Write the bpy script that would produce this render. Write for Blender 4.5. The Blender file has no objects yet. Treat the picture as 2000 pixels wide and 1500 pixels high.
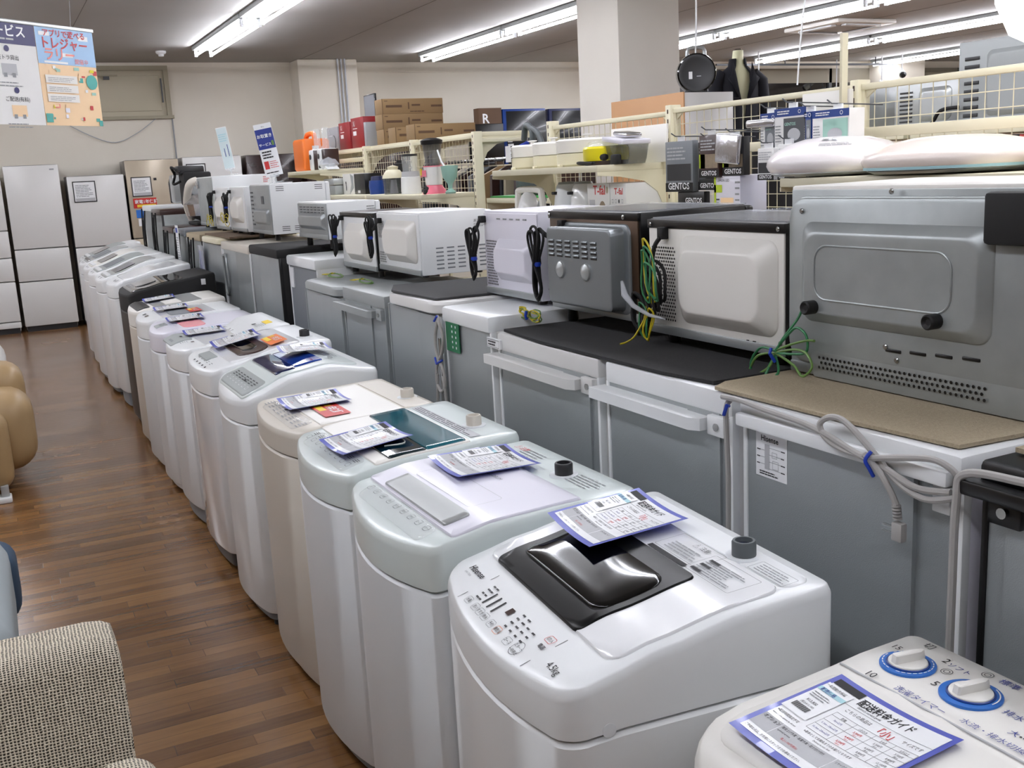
import bpy, bmesh, math, random
from mathutils import Vector, Matrix, Euler
random.seed(7)
R = math.radians
PI = math.pi
scn = bpy.context.scene
COL = scn.collection
# ------------------------------------------------------------ camera, world, exposure
cam_d = bpy.data.cameras.new('camera')
cam_d.sensor_width = 36.0
cam_d.lens = 36.0 * 2020.0 / 2000.0
cam_d.clip_start = 0.05
cam_d.clip_end = 100
cam = bpy.data.objects.new('camera', cam_d)
COL.objects.link(cam)
cam.location = (0, 0, 1.62)
cam.rotation_euler = (R(78.3), R(2.93), R(-26.75))
scn.camera = cam
wd = bpy.data.worlds.new('night')
scn.world = wd
wd.use_nodes = True
wd.node_tree.nodes['Background'].inputs[0].default_value = (0.012, 0.014, 0.03, 1)
wd.node_tree.nodes['Background'].inputs[1].default_value = 0.3
scn.view_settings.view_transform = 'Standard'
scn.view_settings.look = 'None'
scn.view_settings.exposure = 0.3
scn.view_settings.gamma = 1.0
scn.view_settings.use_curve_mapping = False
TUBE_STRENGTH = 36.0          # brightness of every fluorescent tube

# ------------------------------------------------------------ materials
def lin(h):
    if not isinstance(h, str):
        return (h[0], h[1], h[2], 1)
    v = [int(h[i:i + 2], 16) / 255 for i in (0, 2, 4)]
    return tuple([c / 12.92 if c <= .04045 else ((c + .055) / 1.055) ** 2.4 for c in v]) + (1,)

MATS = {}
def mat(name, col, rough=.5, metal=0, bump=0, bscale=200, var=.04, vscale=6, coat=0, emit=0, trans=0, alpha=1, aniso=0, spec=.5):
    if name in MATS:
        return MATS[name]
    m = bpy.data.materials.new(name)
    m.use_nodes = True
    nt = m.node_tree
    b = nt.nodes['Principled BSDF']
    c = lin(col)
    b.inputs['Roughness'].default_value = rough
    b.inputs['Metallic'].default_value = metal
    b.inputs['Coat Weight'].default_value = coat
    b.inputs['Coat Roughness'].default_value = .05
    b.inputs['Transmission Weight'].default_value = trans
    b.inputs['Alpha'].default_value = alpha
    b.inputs['Specular IOR Level'].default_value = spec
    tc = nt.nodes.new('ShaderNodeTexCoord')
    no = nt.nodes.new('ShaderNodeTexNoise')
    no.inputs['Scale'].default_value = vscale
    no.inputs['Detail'].default_value = 4
    nt.links.new(tc.outputs['Object'], no.inputs['Vector'])
    mx = nt.nodes.new('ShaderNodeMix')
    mx.data_type = 'RGBA'
    mx.inputs[6].default_value = tuple(min(1, x * (1 - var)) for x in c[:3]) + (1,)
    mx.inputs[7].default_value = tuple(min(1, x * (1 + var)) for x in c[:3]) + (1,)
    nt.links.new(no.outputs['Fac'], mx.inputs[0])
    nt.links.new(mx.outputs[2], b.inputs['Base Color'])
    if emit:
        b.inputs['Emission Color'].default_value = c
        b.inputs['Emission Strength'].default_value = emit
    if bump:
        n2 = nt.nodes.new('ShaderNodeTexNoise')
        n2.inputs['Scale'].default_value = bscale
        n2.inputs['Detail'].default_value = 3
        nt.links.new(tc.outputs['Object'], n2.inputs['Vector'])
        bp = nt.nodes.new('ShaderNodeBump')
        bp.inputs['Strength'].default_value = bump
        bp.inputs['Distance'].default_value = .002
        nt.links.new(n2.outputs['Fac'], bp.inputs['Height'])
        nt.links.new(bp.outputs[0], b.inputs['Normal'])
    MATS[name] = m
    return m

def P(name, *a, **k):
    mat(name, *a, **k)
    return name
# plastics, metals, papers
P('white', 'e6e9ea', .3, coat=.15, var=.015)
P('white_gloss', 'eaecee', .12, coat=.4, var=.01)
P('whitep', 'dfe3e6', .38, var=.02)
P('lilac', 'dcdbe6', .3, coat=.1, var=.01)
P('mint', 'd3dcda', .28, coat=.2, var=.01)
P('beige', 'cfc9be', .35, var=.02)
P('cream', 'dcd6bb', .4, var=.03)
P('warm_white', 'e6e4de', .35, var=.02)
P('silver', 'b4b8b8', .3, .5, var=.03)
P('panel_grey', '9ea4a3', .45, .1, var=.03)
P('zinc', 'a6acae', .36, .45, bump=.3, bscale=420, var=.07, vscale=3)
P('zinc_smooth', 'a2a8aa', .33, .55, var=.10, vscale=7)
P('grey_mid', '868c8f', .32, .4, var=.05)
P('grey_paint', 'a3a9a9', .34, .4, var=.25, vscale=11)
P('grey_light', '9da2a2', .4, .1)
P('grey', '767b80', .45)
P('grey_dark', '4b4e52', .45)
P('charcoal', '2a2b2d', .4)
P('black', '0b0b0c', .3)
P('black_gloss', '060607', .05, coat=.6)
P('black_matt', '111112', .7)
P('frame_black', '101112', .3, spec=.25)
P('window_inner', '050506', .08, spec=.45, coat=.15)
P('ice', 'cfdfe2', .5)
P('smoke', '1b1e20', .07, coat=.5)
P('rubber', '141415', .6)
P('chrome', 'c8cacc', .15, 1)
P('steel', 'a8aaa8', .25, .9)
P('brown_metal', '5a4a3e', .28, .8, var=.08)
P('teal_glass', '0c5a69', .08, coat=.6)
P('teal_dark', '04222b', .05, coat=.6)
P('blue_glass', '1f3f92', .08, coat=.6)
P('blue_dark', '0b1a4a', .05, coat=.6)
P('pink', 'e79aa0', .3)
P('hot_pink', 'f07c90', .35)
P('brown_dark', '3a2622', .3, coat=.3)
P('blue', '2f6fc4', .3)
P('navyblue', '123a86', .35)
P('tie_blue', '123bb0', .5)
P('red', 'c22a22', .4)
P('orange', 'e2752b', .4)
P('case_orange', 'e8741c', .42)
P('yellow', 'dfd21c', .3)
P('lamp_yellow', 'e8c93a', .5)
P('wire_yellow', 'c2b21f', .45)
P('wire_green', '2f7a4c', .45)
P('wire_lime', '668a45', .45)
P('wire_grey', 'a7a5a2', .5)
P('green', '2c8c3c', .5)
P('green_tag', '0f6e45', .45)
P('lime', 'b8cf2c', .5)
P('paper', 'eceef0', .35, coat=.35)
P('paper_matt', 'e6e6e4', .6)
P('ink', '1c1c20', .6)
P('ink_blue', '2a3a8c', .5)
P('ink_grey', '8e9194', .6)
P('ink_lgrey', 'b5b7ba', .5)
P('ink_red', 'c83a3a', .5)
P('card_blue', '4a55b4', .35, coat=.3)
P('navy', '23205e', .4)
P('pale_blue', 'a9d4dc', .5)
P('sky', '9fc3e6', .45)
P('peach', 'f0cfa4', .5)
P('teal', '4aa79e', .5)
P('salmon', 'ee8d84', .5)
P('wood_board', 'c49465', .5, var=.08, vscale=3)
P('cardboard', '8c7250', .8, var=.06)
P('cardboard_dark', '5b4330', .7)
P('boxred', '8e2028', .4)
P('boxgrey', '9a9ca0', .4)
P('navy_box', '14204e', .35)
P('tv_dark', '1d2024', .22, coat=.3)
P('tan', 'a58a62', .42, bump=.3, bscale=60, var=.06)
P('sofa_white', 'cfcdc9', .7, bump=.2, bscale=40)
P('denim', '9aa3a6', .85, bump=.4, bscale=150, var=.06, vscale=12)
P('denim_dark', '33475c', .85, bump=.4, bscale=150)
P('navy_wool', '10121c', .85, bump=.3, bscale=300)
P('mannequin_skin', 'dfe0bb', .55)
P('fridge_brown', '2f1c1a', .25, coat=.2)
P('fridge_beige', 'bcb09c', .28, metal=.2)
P('fridge_white', 'd8d8d6', .28, coat=.1, var=.01)
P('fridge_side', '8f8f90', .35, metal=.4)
P('dark_gap', '2b2625', .5)
P('mat_black', '303031', .95, bump=1, bscale=500, var=.5, vscale=220)
P('mat_dark', '4a4a4b', .95, bump=1, bscale=500, var=.15, vscale=260)
P('mat_beige', 'a89b83', .95, bump=1, bscale=400, var=.28, vscale=220)
P('wood_mat', '6a5846', .6)
P('vinyl', 'd5d9df', .15, alpha=.45)
P('clear', 'e6ecee', .04, alpha=.28, coat=.5)
P('clear_smoke', '50565a', .06, alpha=.55, coat=.5)
P('foil', 'c9c9cc', .22, .9, bump=1, bscale=25)
P('vent_wall', 'bdb6a0', .5)
P('vent_frame', 'a39c86', .5)
P('conduit', 'c4c8ce', .4)
P('film', 'f4f6f8', .04, bump=1, bscale=38, alpha=.13, coat=.8)
P('ceiling_seam', '6c6862', .8)
P('hose_grey', '5a6062', .5)
P('aqua', '9ec8ba', .5)
P('light_shade', 'f1ecec', .25, coat=.3, var=.01)
P('shade_warm', 'f3e8e0', .25, coat=.3, var=.01)
P('window_black', '07080c', .04, coat=.8)
P('roller', '8f8878', .6)
P('print_photo', '8a7a63', .5, var=.5, vscale=30)
P('wheel', '55585c', .4)

def emis(name, col, s):
    m = bpy.data.materials.new(name)
    m.use_nodes = True
    nt = m.node_tree
    b = nt.nodes['Principled BSDF']
    b.inputs['Base Color'].default_value = (.9, .9, .9, 1)
    b.inputs['Emission Color'].default_value = lin(col)
    b.inputs['Emission Strength'].default_value = s
    MATS[name] = m
emis('tube_light', 'f6f6ff', TUBE_STRENGTH)
emis('bulb_light', 'fffaff', 30)
emis('bulb_warm', 'fff0c8', 40)
emis('pendant_light', 'fffaf4', 3.0)

def nodes_mat(name):
    m = bpy.data.materials.new(name)
    m.use_nodes = True
    nt = m.node_tree
    MATS[name] = m
    return nt, nt.nodes['Principled BSDF']
def N(nt, t, **k):
    n = nt.nodes.new(t)
    for a, v in k.items():
        if a.startswith('i'):
            n.inputs[int(a[1:])].default_value = v
        else:
            setattr(n, a, v)
    return n
def MA(nt, op, a, b=None, c=None):
    n = nt.nodes.new('ShaderNodeMath')
    n.operation = op
    for i, v in enumerate((a, b, c)):
        if v is None:
            continue
        if isinstance(v, (int, float)):
            n.inputs[i].default_value = v
        else:
            nt.links.new(v, n.inputs[i])
    return n.outputs[0]
def ramp(nt, fac, stops):
    r = nt.nodes.new('ShaderNodeValToRGB')
    e = r.color_ramp.elements
    while len(e) < len(stops):
        e.new(.5)
    for el, (p, c) in zip(e, stops):
        el.position = p
        el.color = lin(c)
    nt.links.new(fac, r.inputs[0])
    return r.outputs[0]

# worn narrow plank floor, boards running across the shop
nt, b = nodes_mat('plank_floor')
tc = N(nt, 'ShaderNodeTexCoord')
sp = N(nt, 'ShaderNodeSeparateXYZ')
nt.links.new(tc.outputs['Object'], sp.inputs[0])
row = MA(nt, 'FLOOR', MA(nt, 'DIVIDE', sp.outputs[1], .062))
rf = MA(nt, 'FRACT', MA(nt, 'DIVIDE', sp.outputs[1], .062))
w1 = N(nt, 'ShaderNodeTexWhiteNoise', noise_dimensions='1D')
nt.links.new(row, w1.inputs['W'])
xo = MA(nt, 'ADD', MA(nt, 'DIVIDE', sp.outputs[0], .62), MA(nt, 'MULTIPLY', w1.outputs['Value'], 7.3))
pid = MA(nt, 'FLOOR', xo)
xf = MA(nt, 'FRACT', xo)
cb = N(nt, 'ShaderNodeCombineXYZ')
nt.links.new(row, cb.inputs[0]); nt.links.new(pid, cb.inputs[1])
w2 = N(nt, 'ShaderNodeTexWhiteNoise', noise_dimensions='2D')
nt.links.new(cb.outputs[0], w2.inputs['Vector'])
mp = N(nt, 'ShaderNodeMapping')
mp.inputs['Scale'].default_value = (2.2, 26, 1)
nt.links.new(tc.outputs['Object'], mp.inputs[0])
g1 = N(nt, 'ShaderNodeTexNoise'); g1.inputs['Scale'].default_value = 2.2; g1.inputs['Detail'].default_value = 8
nt.links.new(mp.outputs[0], g1.inputs['Vector'])
g2 = N(nt, 'ShaderNodeTexNoise'); g2.inputs['Scale'].default_value = 1.1; g2.inputs['Detail'].default_value = 5
nt.links.new(tc.outputs['Object'], g2.inputs['Vector'])
f = MA(nt, 'ADD', MA(nt, 'MULTIPLY', w2.outputs['Value'], .5), MA(nt, 'MULTIPLY', g1.outputs['Fac'], .5))
f = MA(nt, 'ADD', f, MA(nt, 'MULTIPLY', MA(nt, 'SUBTRACT', g2.outputs['Fac'], .5), .35))
c = ramp(nt, f, [(.10, '4f341e'), (.38, '72502f'), (.6, '815c37'), (.95, '977043')])
gap = MA(nt, 'MINIMUM', MA(nt, 'MULTIPLY', rf, 14), MA(nt, 'MULTIPLY', xf, 160))
gap = MA(nt, 'MINIMUM', gap, 1)
mx = N(nt, 'ShaderNodeMix', data_type='RGBA')
mx.inputs[6].default_value = lin('2a1b12')
nt.links.new(MA(nt, 'ADD', MA(nt, 'MULTIPLY', gap, .65), .35), mx.inputs[0])
nt.links.new(c, mx.inputs[7])
b.inputs['Coat Weight'].default_value = .25
b.inputs['Coat Roughness'].default_value = .22
nt.links.new(mx.outputs[2], b.inputs['Base Color'])
nt.links.new(MA(nt, 'ADD', MA(nt, 'MULTIPLY', g2.outputs['Fac'], .22), .13), b.inputs['Roughness'])
bp = N(nt, 'ShaderNodeBump'); bp.inputs['Strength'].default_value = .25; bp.inputs['Distance'].default_value = .003
nt.links.new(MA(nt, 'ADD', MA(nt, 'MULTIPLY', gap, .4), MA(nt, 'MULTIPLY', g1.outputs['Fac'], .6)), bp.inputs['Height'])
nt.links.new(bp.outputs[0], b.inputs['Normal'])

# painted wall and ceiling
for nm, c1, c2 in (('wall_paint', 'e8e2d5', 'e0d9ca'), ('ceiling_paint', 'b0afac', 'a8a7a4'), ('pillar_paint', 'e4e0d7', 'dcd8cf'), ('wall_low_bounce', '8f8578', '877d70')):  # the brown last tone is for unseen walls, darkened to cut bounced light
    nt, b = nodes_mat(nm)
    tc = N(nt, 'ShaderNodeTexCoord')
    n1 = N(nt, 'ShaderNodeTexNoise'); n1.inputs['Scale'].default_value = .8; n1.inputs['Detail'].default_value = 6
    nt.links.new(tc.outputs['Object'], n1.inputs['Vector'])
    nt.links.new(ramp(nt, n1.outputs['Fac'], [(.35, c1), (.7, c2)]), b.inputs['Base Color'])
    n2 = N(nt, 'ShaderNodeTexNoise'); n2.inputs['Scale'].default_value = 180
    nt.links.new(tc.outputs['Object'], n2.inputs['Vector'])
    bp = N(nt, 'ShaderNodeBump'); bp.inputs['Strength'].default_value = .2; bp.inputs['Distance'].default_value = .002
    nt.links.new(n2.outputs['Fac'], bp.inputs['Height'])
    nt.links.new(bp.outputs[0], b.inputs['Normal'])
    b.inputs['Roughness'].default_value = .8

# woven upholstery: pale threads over dark holes
nt, b = nodes_mat('woven_cloth')
ge = N(nt, 'ShaderNodeNewGeometry')
tc = N(nt, 'ShaderNodeTexCoord')
sp = N(nt, 'ShaderNodeSeparateXYZ'); nt.links.new(tc.outputs['Object'], sp.inputs[0])
sn = N(nt, 'ShaderNodeSeparateXYZ'); nt.links.new(tc.outputs['Normal'], sn.inputs[0])
side = MA(nt, 'GREATER_THAN', MA(nt, 'ABSOLUTE', sn.outputs[0]), .72)
wn = N(nt, 'ShaderNodeTexNoise'); wn.inputs['Scale'].default_value = 60
nt.links.new(tc.outputs['Object'], wn.inputs['Vector'])
wob = MA(nt, 'MULTIPLY', MA(nt, 'SUBTRACT', wn.outputs['Fac'], .5), .006)
u = MA(nt, 'ADD', MA(nt, 'MULTIPLY', sp.outputs[0], MA(nt, 'SUBTRACT', 1, side)), MA(nt, 'MULTIPLY', sp.outputs[1], side))
u = MA(nt, 'ADD', u, wob)
v = MA(nt, 'ADD', sp.outputs[2], MA(nt, 'MULTIPLY', sp.outputs[1], MA(nt, 'SUBTRACT', 1, side)))
v = MA(nt, 'ADD', v, wob)
su = MA(nt, 'ABSOLUTE', MA(nt, 'SINE', MA(nt, 'MULTIPLY', u, PI / .0072)))
sv = MA(nt, 'ABSOLUTE', MA(nt, 'SINE', MA(nt, 'MULTIPLY', v, PI / .0072)))
hole = MA(nt, 'MULTIPLY', su, sv)
hh = MA(nt, 'ADD', hole, MA(nt, 'MULTIPLY', MA(nt, 'SUBTRACT', wn.outputs['Fac'], .5), .4))
nt.links.new(ramp(nt, hh, [(.42, 'e6dcc8'), (.62, '736b5c'), (.8, '3d3830')]), b.inputs['Base Color'])
b.inputs['Roughness'].default_value = .9
bp = N(nt, 'ShaderNodeBump'); bp.inputs['Strength'].default_value = .9; bp.inputs['Distance'].default_value = .003; bp.invert = True
nt.links.new(hole, bp.inputs['Height']); nt.links.new(bp.outputs[0], b.inputs['Normal'])

# ------------------------------------------------------------ mesh helpers
TXT = {}
def text_mesh(s, size=1.0, bold=False):
    if (s, bold) not in TXT:
        cu = bpy.data.curves.new('t', 'FONT')
        cu.body = s
        cu.size = 1
        cu.resolution_u = 2
        if bold:
            cu.offset = .018
        o = bpy.data.objects.new('t', cu)
        COL.objects.link(o)
        bpy.context.view_layer.update()
        dg = bpy.context.evaluated_depsgraph_get()
        me = bpy.data.meshes.new_from_object(o.evaluated_get(dg))
        vs = [(v.co.x, v.co.y) for v in me.vertices]
        fs = [tuple(p.vertices) for p in me.polygons]
        bpy.data.objects.remove(o)
        bpy.data.meshes.remove(me)
        bpy.data.curves.remove(cu)
        if vs:
            x0 = min(v[0] for v in vs); x1 = max(v[0] for v in vs)
        else:
            x0 = x1 = 0
        TXT[(s, bold)] = (vs, fs, x0, x1)
    return TXT[(s, bold)]

def rr(x0, x1, y0, y1, r, n=5, rb=None):
    r = min(r, (x1 - x0) / 2 - 1e-5, (y1 - y0) / 2 - 1e-5)
    out = []
    q = r if rb is None else min(r, rb)
    for cx, cy, a, r in ((x1 - q, y0 + q, -90, q), (x1 - q, y1 - q, 0, q), (x0 + r, y1 - r, 90, r), (x0 + r, y0 + r, 180, r)):
        for i in range(n + 1):
            t = R(a + 90 * i / n)
            out.append((cx + r * math.cos(t), cy + r * math.sin(t)))
    return out
def smooth_path(pts, n=6):
    pts = [Vector(p) for p in pts]
    out = []
    for i in range(len(pts) - 1):
        p0 = pts[max(i - 1, 0)]; p1 = pts[i]; p2 = pts[i + 1]; p3 = pts[min(i + 2, len(pts) - 1)]
        for k in range(n):
            t = k / n
            out.append(.5 * ((2 * p1) + (p2 - p0) * t + (2 * p0 - 5 * p1 + 4 * p2 - p3) * t * t + (3 * p1 - p0 - 3 * p2 + p3) * t ** 3))
    out.append(pts[-1])
    return out

class MB:
    def __init__(s):
        s.bm = bmesh.new()
        s.ms = []
    def mi(s, m):
        if m not in s.ms:
            s.ms.append(m)
        return s.ms.index(m)
    def add(s, vs, fs, m):
        i = s.mi(m)
        bv = [s.bm.verts.new(v) for v in vs]
        for f in fs:
            try:
                s.bm.faces.new([bv[k] for k in f]).material_index = i
            except ValueError:
                pass
        return s
    def box(s, x0, x1, y0, y1, z0, z1, m, b=0, seg=2):
        if x0 > x1: x0, x1 = x1, x0
        if y0 > y1: y0, y1 = y1, y0
        if z0 > z1: z0, z1 = z1, z0
        i = s.mi(m)
        r = bmesh.ops.create_cube(s.bm, size=1)
        for v in r['verts']:
            v.co = Vector((x0 + (v.co.x + .5) * (x1 - x0), y0 + (v.co.y + .5) * (y1 - y0), z0 + (v.co.z + .5) * (z1 - z0)))
        es = set(e for v in r['verts'] for e in v.link_edges)
        fs = set(f for v in r['verts'] for f in v.link_faces)
        for f in fs:
            f.material_index = i
        if b:
            b = min(b, (x1 - x0) * .49, (y1 - y0) * .49, (z1 - z0) * .49)
            q = bmesh.ops.bevel(s.bm, geom=list(es), offset=b, segments=seg, affect='EDGES', profile=.5)
            for f in q['faces']:
                f.material_index = i
        return s
    def loft(s, rings, m, cap0=True, cap1=True):
        i = s.mi(m)
        n = len(rings[0])
        R_ = [[s.bm.verts.new(p) for p in r] for r in rings]
        for a, c in zip(R_, R_[1:]):
            for k in range(n):
                s.bm.faces.new((a[k], a[(k + 1) % n], c[(k + 1) % n], c[k])).material_index = i
        if cap0:
            s.bm.faces.new(R_[0][::-1]).material_index = i
        if cap1:
            s.bm.faces.new(R_[-1]).material_index = i
        return s
    def prism(s, pts, axis, a, c, m):
        # outline in the plane across axis: x -> (y,z), y -> (x,z), z -> (x,y)
        def q(p, t):
            return {'x': (t, p[0], p[1]), 'y': (p[0], t, p[1]), 'z': (p[0], p[1], t)}[axis]
        return s.loft([[q(p, a) for p in pts], [q(p, c) for p in pts]], m)
    def tube(s, path, r, m, n=8, closed=False, smooth=0):
        pts = smooth_path(path, smooth) if smooth else [Vector(p) for p in path]
        rings = []
        up = Vector((0, 0, 1))
        N_ = len(pts)
        prev = None
        for i, p in enumerate(pts):
            d = (pts[min(i + 1, N_ - 1)] - pts[max(i - 1, 0)])
            if d.length < 1e-9:
                d = Vector((0, 0, 1))
            d.normalize()
            if prev is None:
                a = up if abs(d.z) < .9 else Vector((1, 0, 0))
                u = d.cross(a).normalized()
            else:
                u = (prev - d * prev.dot(d)).normalized()
            prev = u
            w = d.cross(u)
            rad = r[i] if isinstance(r, (list, tuple)) else r
            rings.append([p + (u * math.cos(2 * PI * k / n) + w * math.sin(2 * PI * k / n)) * rad for k in range(n)])
        return s.loft(rings, m)
    def lathe(s, prof, c, m, n=24, axis='z'):
        # prof: list of (radius, height)
        rings = []
        for r, h in prof:
            r = max(r, 1e-4)
            ring = []
            for k in range(n):
                a = 2 * PI * k / n
                u, v = r * math.cos(a), r * math.sin(a)
                ring.append({'z': (c[0] + u, c[1] + v, c[2] + h), 'x': (c[0] + h, c[1] + u, c[2] + v), 'y': (c[0] + v, c[1] + h, c[2] + u)}[axis])
            rings.append(ring)
        return s.loft(rings, m)
    def cyl(s, p0, p1, r, m, n=16):
        return s.tube([p0, p1], r, m, n)
    def quad(s, pts, m):
        return s.add(pts, [tuple(range(len(pts)))], m)
    def text(s, st, size, fn, m, align='l', bold=False, u0=0, v0=0, sx=1):
        vs, fs, x0, x1 = text_mesh(st, 1, bold)
        off = {'l': 0, 'c': -(x0 + x1) / 2, 'r': -x1}[align]
        s.add([fn(u0 + (v[0] + off) * size * sx, v0 + v[1] * size) for v in vs], fs, m)
        return s
    def build(s, name, parent=None, loc=None, rot=None, sharp=38):
        if s.bm.faces:
            bmesh.ops.recalc_face_normals(s.bm, faces=s.bm.faces[:])
        me = bpy.data.meshes.new(name)
        s.bm.to_mesh(me)
        s.bm.free()
        for m in s.ms:
            me.materials.append(MATS[m])
        me.shade_smooth()
        me.set_sharp_from_angle(angle=R(sharp))
        o = bpy.data.objects.new(name, me)
        COL.objects.link(o)
        if parent:
            o.parent = parent
        if loc:
            o.location = loc
        if rot:
            o.rotation_euler = rot
        return o

def tag(o, label=None, cat=None, group=None, kind=None):
    if label: o['label'] = label
    if cat: o['category'] = cat
    if group: o['group'] = group
    if kind: o['kind'] = kind
    return o
def thing(name, label, cat, loc=(0, 0, 0), rz=0, group=None, rot=None):
    o = bpy.data.objects.new(name, None)
    o.empty_display_size = .05
    COL.objects.link(o)
    o.location = loc
    o.rotation_euler = rot if rot else (0, 0, rz)
    return tag(o, label, cat, group)
def dup(o, parent=None):
    c = o.copy()
    COL.objects.link(c)
    if parent:
        c.parent = parent
    for ch in list(o.children):
        dup(ch, c)
    return c
def flat_z(z):
    return lambda u, v: (u, v, z)
# ------------------------------------------------------------ the shop itself
ZC = 3.2
XL, XR, YF, YB = -5.2, 17.5, -5.0, 14.4
MB().box(XL, XR, YF, YB, -.1, 0, 'plank_floor').build('floor')['kind'] = 'structure'
MB().box(XL, XR, YF, YB, ZC, ZC + .1, 'ceiling_paint').build('ceiling')['kind'] = 'structure'
MB().box(XL - .1, XL, YF, YB, 0, ZC, 'wall_low_bounce').build('wall_left')['kind'] = 'structure'
MB().box(XR, XR + .1, YF, YB, 0, ZC, 'wall_paint').build('wall_right')['kind'] = 'structure'
MB().box(XL, XR, YF - .1, YF, 0, ZC, 'wall_low_bounce').build('wall_front')['kind'] = 'structure'
w = MB()
w.box(XL, 10.4, YB, YB + .15, 0, ZC, 'wall_paint')
w.box(10.4, XR, YB, YB + .15, 0, 1.0, 'wall_paint').box(10.4, XR, YB, YB + .15, 3.08, ZC, 'wall_paint')
w.build('wall_back')['kind'] = 'structure'
# pilaster on the back wall with its cable conduits, seam line
MB().box(3.95, 4.78, 14.0, 14.4, 0, ZC, 'wall_paint', .02).build('wall_pilaster')['kind'] = 'structure'
c = MB()
for dx in (0, .05, .1):
    c.cyl((4.5 + dx, 13.985, 0), (4.5 + dx, 13.985, ZC), .012, 'conduit', 8)
c.build('cable_conduit')
tag(bpy.data.objects['cable_conduit'], 'bundle of three thin grey cable conduits running down the pilaster to the ceiling', 'conduit')
MB().box(2.33, 2.345, 14.385, 14.4, 0, 2.52, 'ink_grey').build('trim_1')['kind'] = 'structure'
MB().box(-5, 3.95, 14.38, 14.4, 3.14, 3.2, 'wall_paint').build('trim_2')['kind'] = 'structure'
MB().box(4.78, 10.4, 14.38, 14.4, 3.06, 3.2, 'wall_paint').build('trim_3')['kind'] = 'structure'
# painted-over high window
w = MB()
w.box(.9, 2.36, 14.34, 14.4, 2.50, 2.54, 'vent_frame').box(.9, 2.34, 14.35, 14.4, 3.1, 3.16, 'vent_frame').box(2.28, 2.34, 14.35, 14.4, 2.54, 3.1, 'vent_frame')
w.box(.9, 2.28, 14.385, 14.4, 2.54, 3.1, 'vent_wall').box(.95, 2.22, 14.37, 14.39, 2.6, 3.04, 'vent_wall', .005)
w.box(.9, 1.72, 14.34, 14.36, 3.03, 3.05, 'vent_frame').box(1.55, 1.62, 14.33, 14.37, 2.99, 3.03, 'grey_dark')
w.cyl((2.24, 14.34, 2.7), (2.24, 14.34, 3.0), .01, 'grey_dark', 6)
w.build('window_1')['kind'] = 'structure'
tag(MB().tube([(1.0, 14.36, 2.5), (1.3, 14.37, 2.32), (1.6, 14.37, 2.22), (1.9, 14.37, 2.34), (2.15, 14.36, 2.52)], .006, 'ink_lgrey', 6, smooth=6).build('wall_cable'),
    'thin pale cable sagging across the back wall under the painted high window', 'cable')
# night windows
w = MB()
w.box(10.4, XR, YB + .02, YB + .04, 1.0, 3.08, 'window_black')
for x in (10.4, 12.0, 13.6, 15.2, 16.8):
    w.box(x, x + .06, YB - .02, YB + .06, 1.0, 3.08, 'grey_dark')
w.box(10.4, XR, YB - .02, YB + .06, 2.84, 3.08, 'roller').box(10.4, XR, YB - .03, YB + .06, .96, 1.0, 'vent_frame')
w.build('window_2')['kind'] = 'structure'
MB().box(14.55, 15.4, 13.9, 14.4, 0, ZC, 'wall_paint').build('wall_pier')['kind'] = 'structure'
MB().box(15.4, 17.2, 14.22, 14.34, 2.78, 3.0, 'roller', .03).build('window_3')['kind'] = 'structure'
# central square pillar
MB().box(4.75, 5.35, 7.4, 8.05, 0, ZC, 'pillar_paint', .008).build('pillar_1')['kind'] = 'structure'
# thin seams of the ceiling boards
sm = MB()
for x in (1.0, 4.0, 7.0, 10.0, 13.0):
    sm.box(x, x + .006, YF, YB, ZC - .002, ZC, 'ceiling_seam')
sm.build('trim_4')['kind'] = 'structure'

# ------------------------------------------------------------ ceiling lamps (all the light of the shop)
def lamp_proto():
    t = thing('ceiling_light', '', 'ceiling light', (0, 0, ZC))
    MB().box(-.12, .12, -1.24, 1.24, -.05, 0, 'grey_light', .01).build('housing', t)
    for s in (-1, 1):
        a = MB().cyl((s * .085, -1.19, -.1), (s * .085, 1.19, -.1), .014, 'tube_light', 10)
        a.build('tube', t)
    e = MB()
    for s in (-1, 1):
        for yy in (-1.2, 1.2):
            e.box(s * .085 - .018, s * .085 + .018, yy - .015, yy + .015, -.12, -.045, 'whitep', .004)
    e.build('socket', t)
    return t
L0 = lamp_proto()
first = True
rows = [(-3.5, 12.75), (-.5, 12.75), (2.5, 12.78), (5.52, 13.32), (8.5, 13.35), (11.4, 13.65), (14.45, 14.15)]
side_words = {2.5: 'leftmost row', 5.52: 'row left of the pillar', 8.5: 'row right of the pillar', 11.4: 'row above the mannequin', 14.45: 'far right row'}
order = ['farthest', 'second from the back wall', 'third from the back wall', 'fourth from the back wall']
vis = {2.5: 2, 5.52: 2, 8.5: 3, 11.4: 3, 14.45: 2}
for x, ye in rows:
    for k in range(7):
        yc = ye - 1.24 - k * 2.52
        if yc - 1.24 < YF:
            break
        if x == 5.52 and 3 < yc < 8:
            continue
        if x > 10 and yc < 1 or x < -2 and yc < 4 or yc < -1.6:
            continue
        o = L0 if first else dup(L0)
        first = False
        o.location = (x, yc, ZC)
        if k < vis.get(x, 0):
            o['label'] = 'twin tube ceiling light, %s in the %s' % (order[k], side_words[x])
        else:
            o['label'] = 'twin tube fluorescent ceiling light outside the picture'
            o['group'] = 'ceiling lights outside the picture'
# smoke detector
t = thing('smoke_detector', 'small white heat detector on the ceiling near the back wall', 'smoke detector', (2.1, 13.2, ZC))
MB().lathe([(.06, 0), (.06, -.02), (.045, -.035)], (0, 0, 0), 'white').build('base', t)
MB().lathe([(.035, -.035), (.03, -.06), (.008, -.065)], (0, 0, 0), 'whitep').build('sensor', t)
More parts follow.
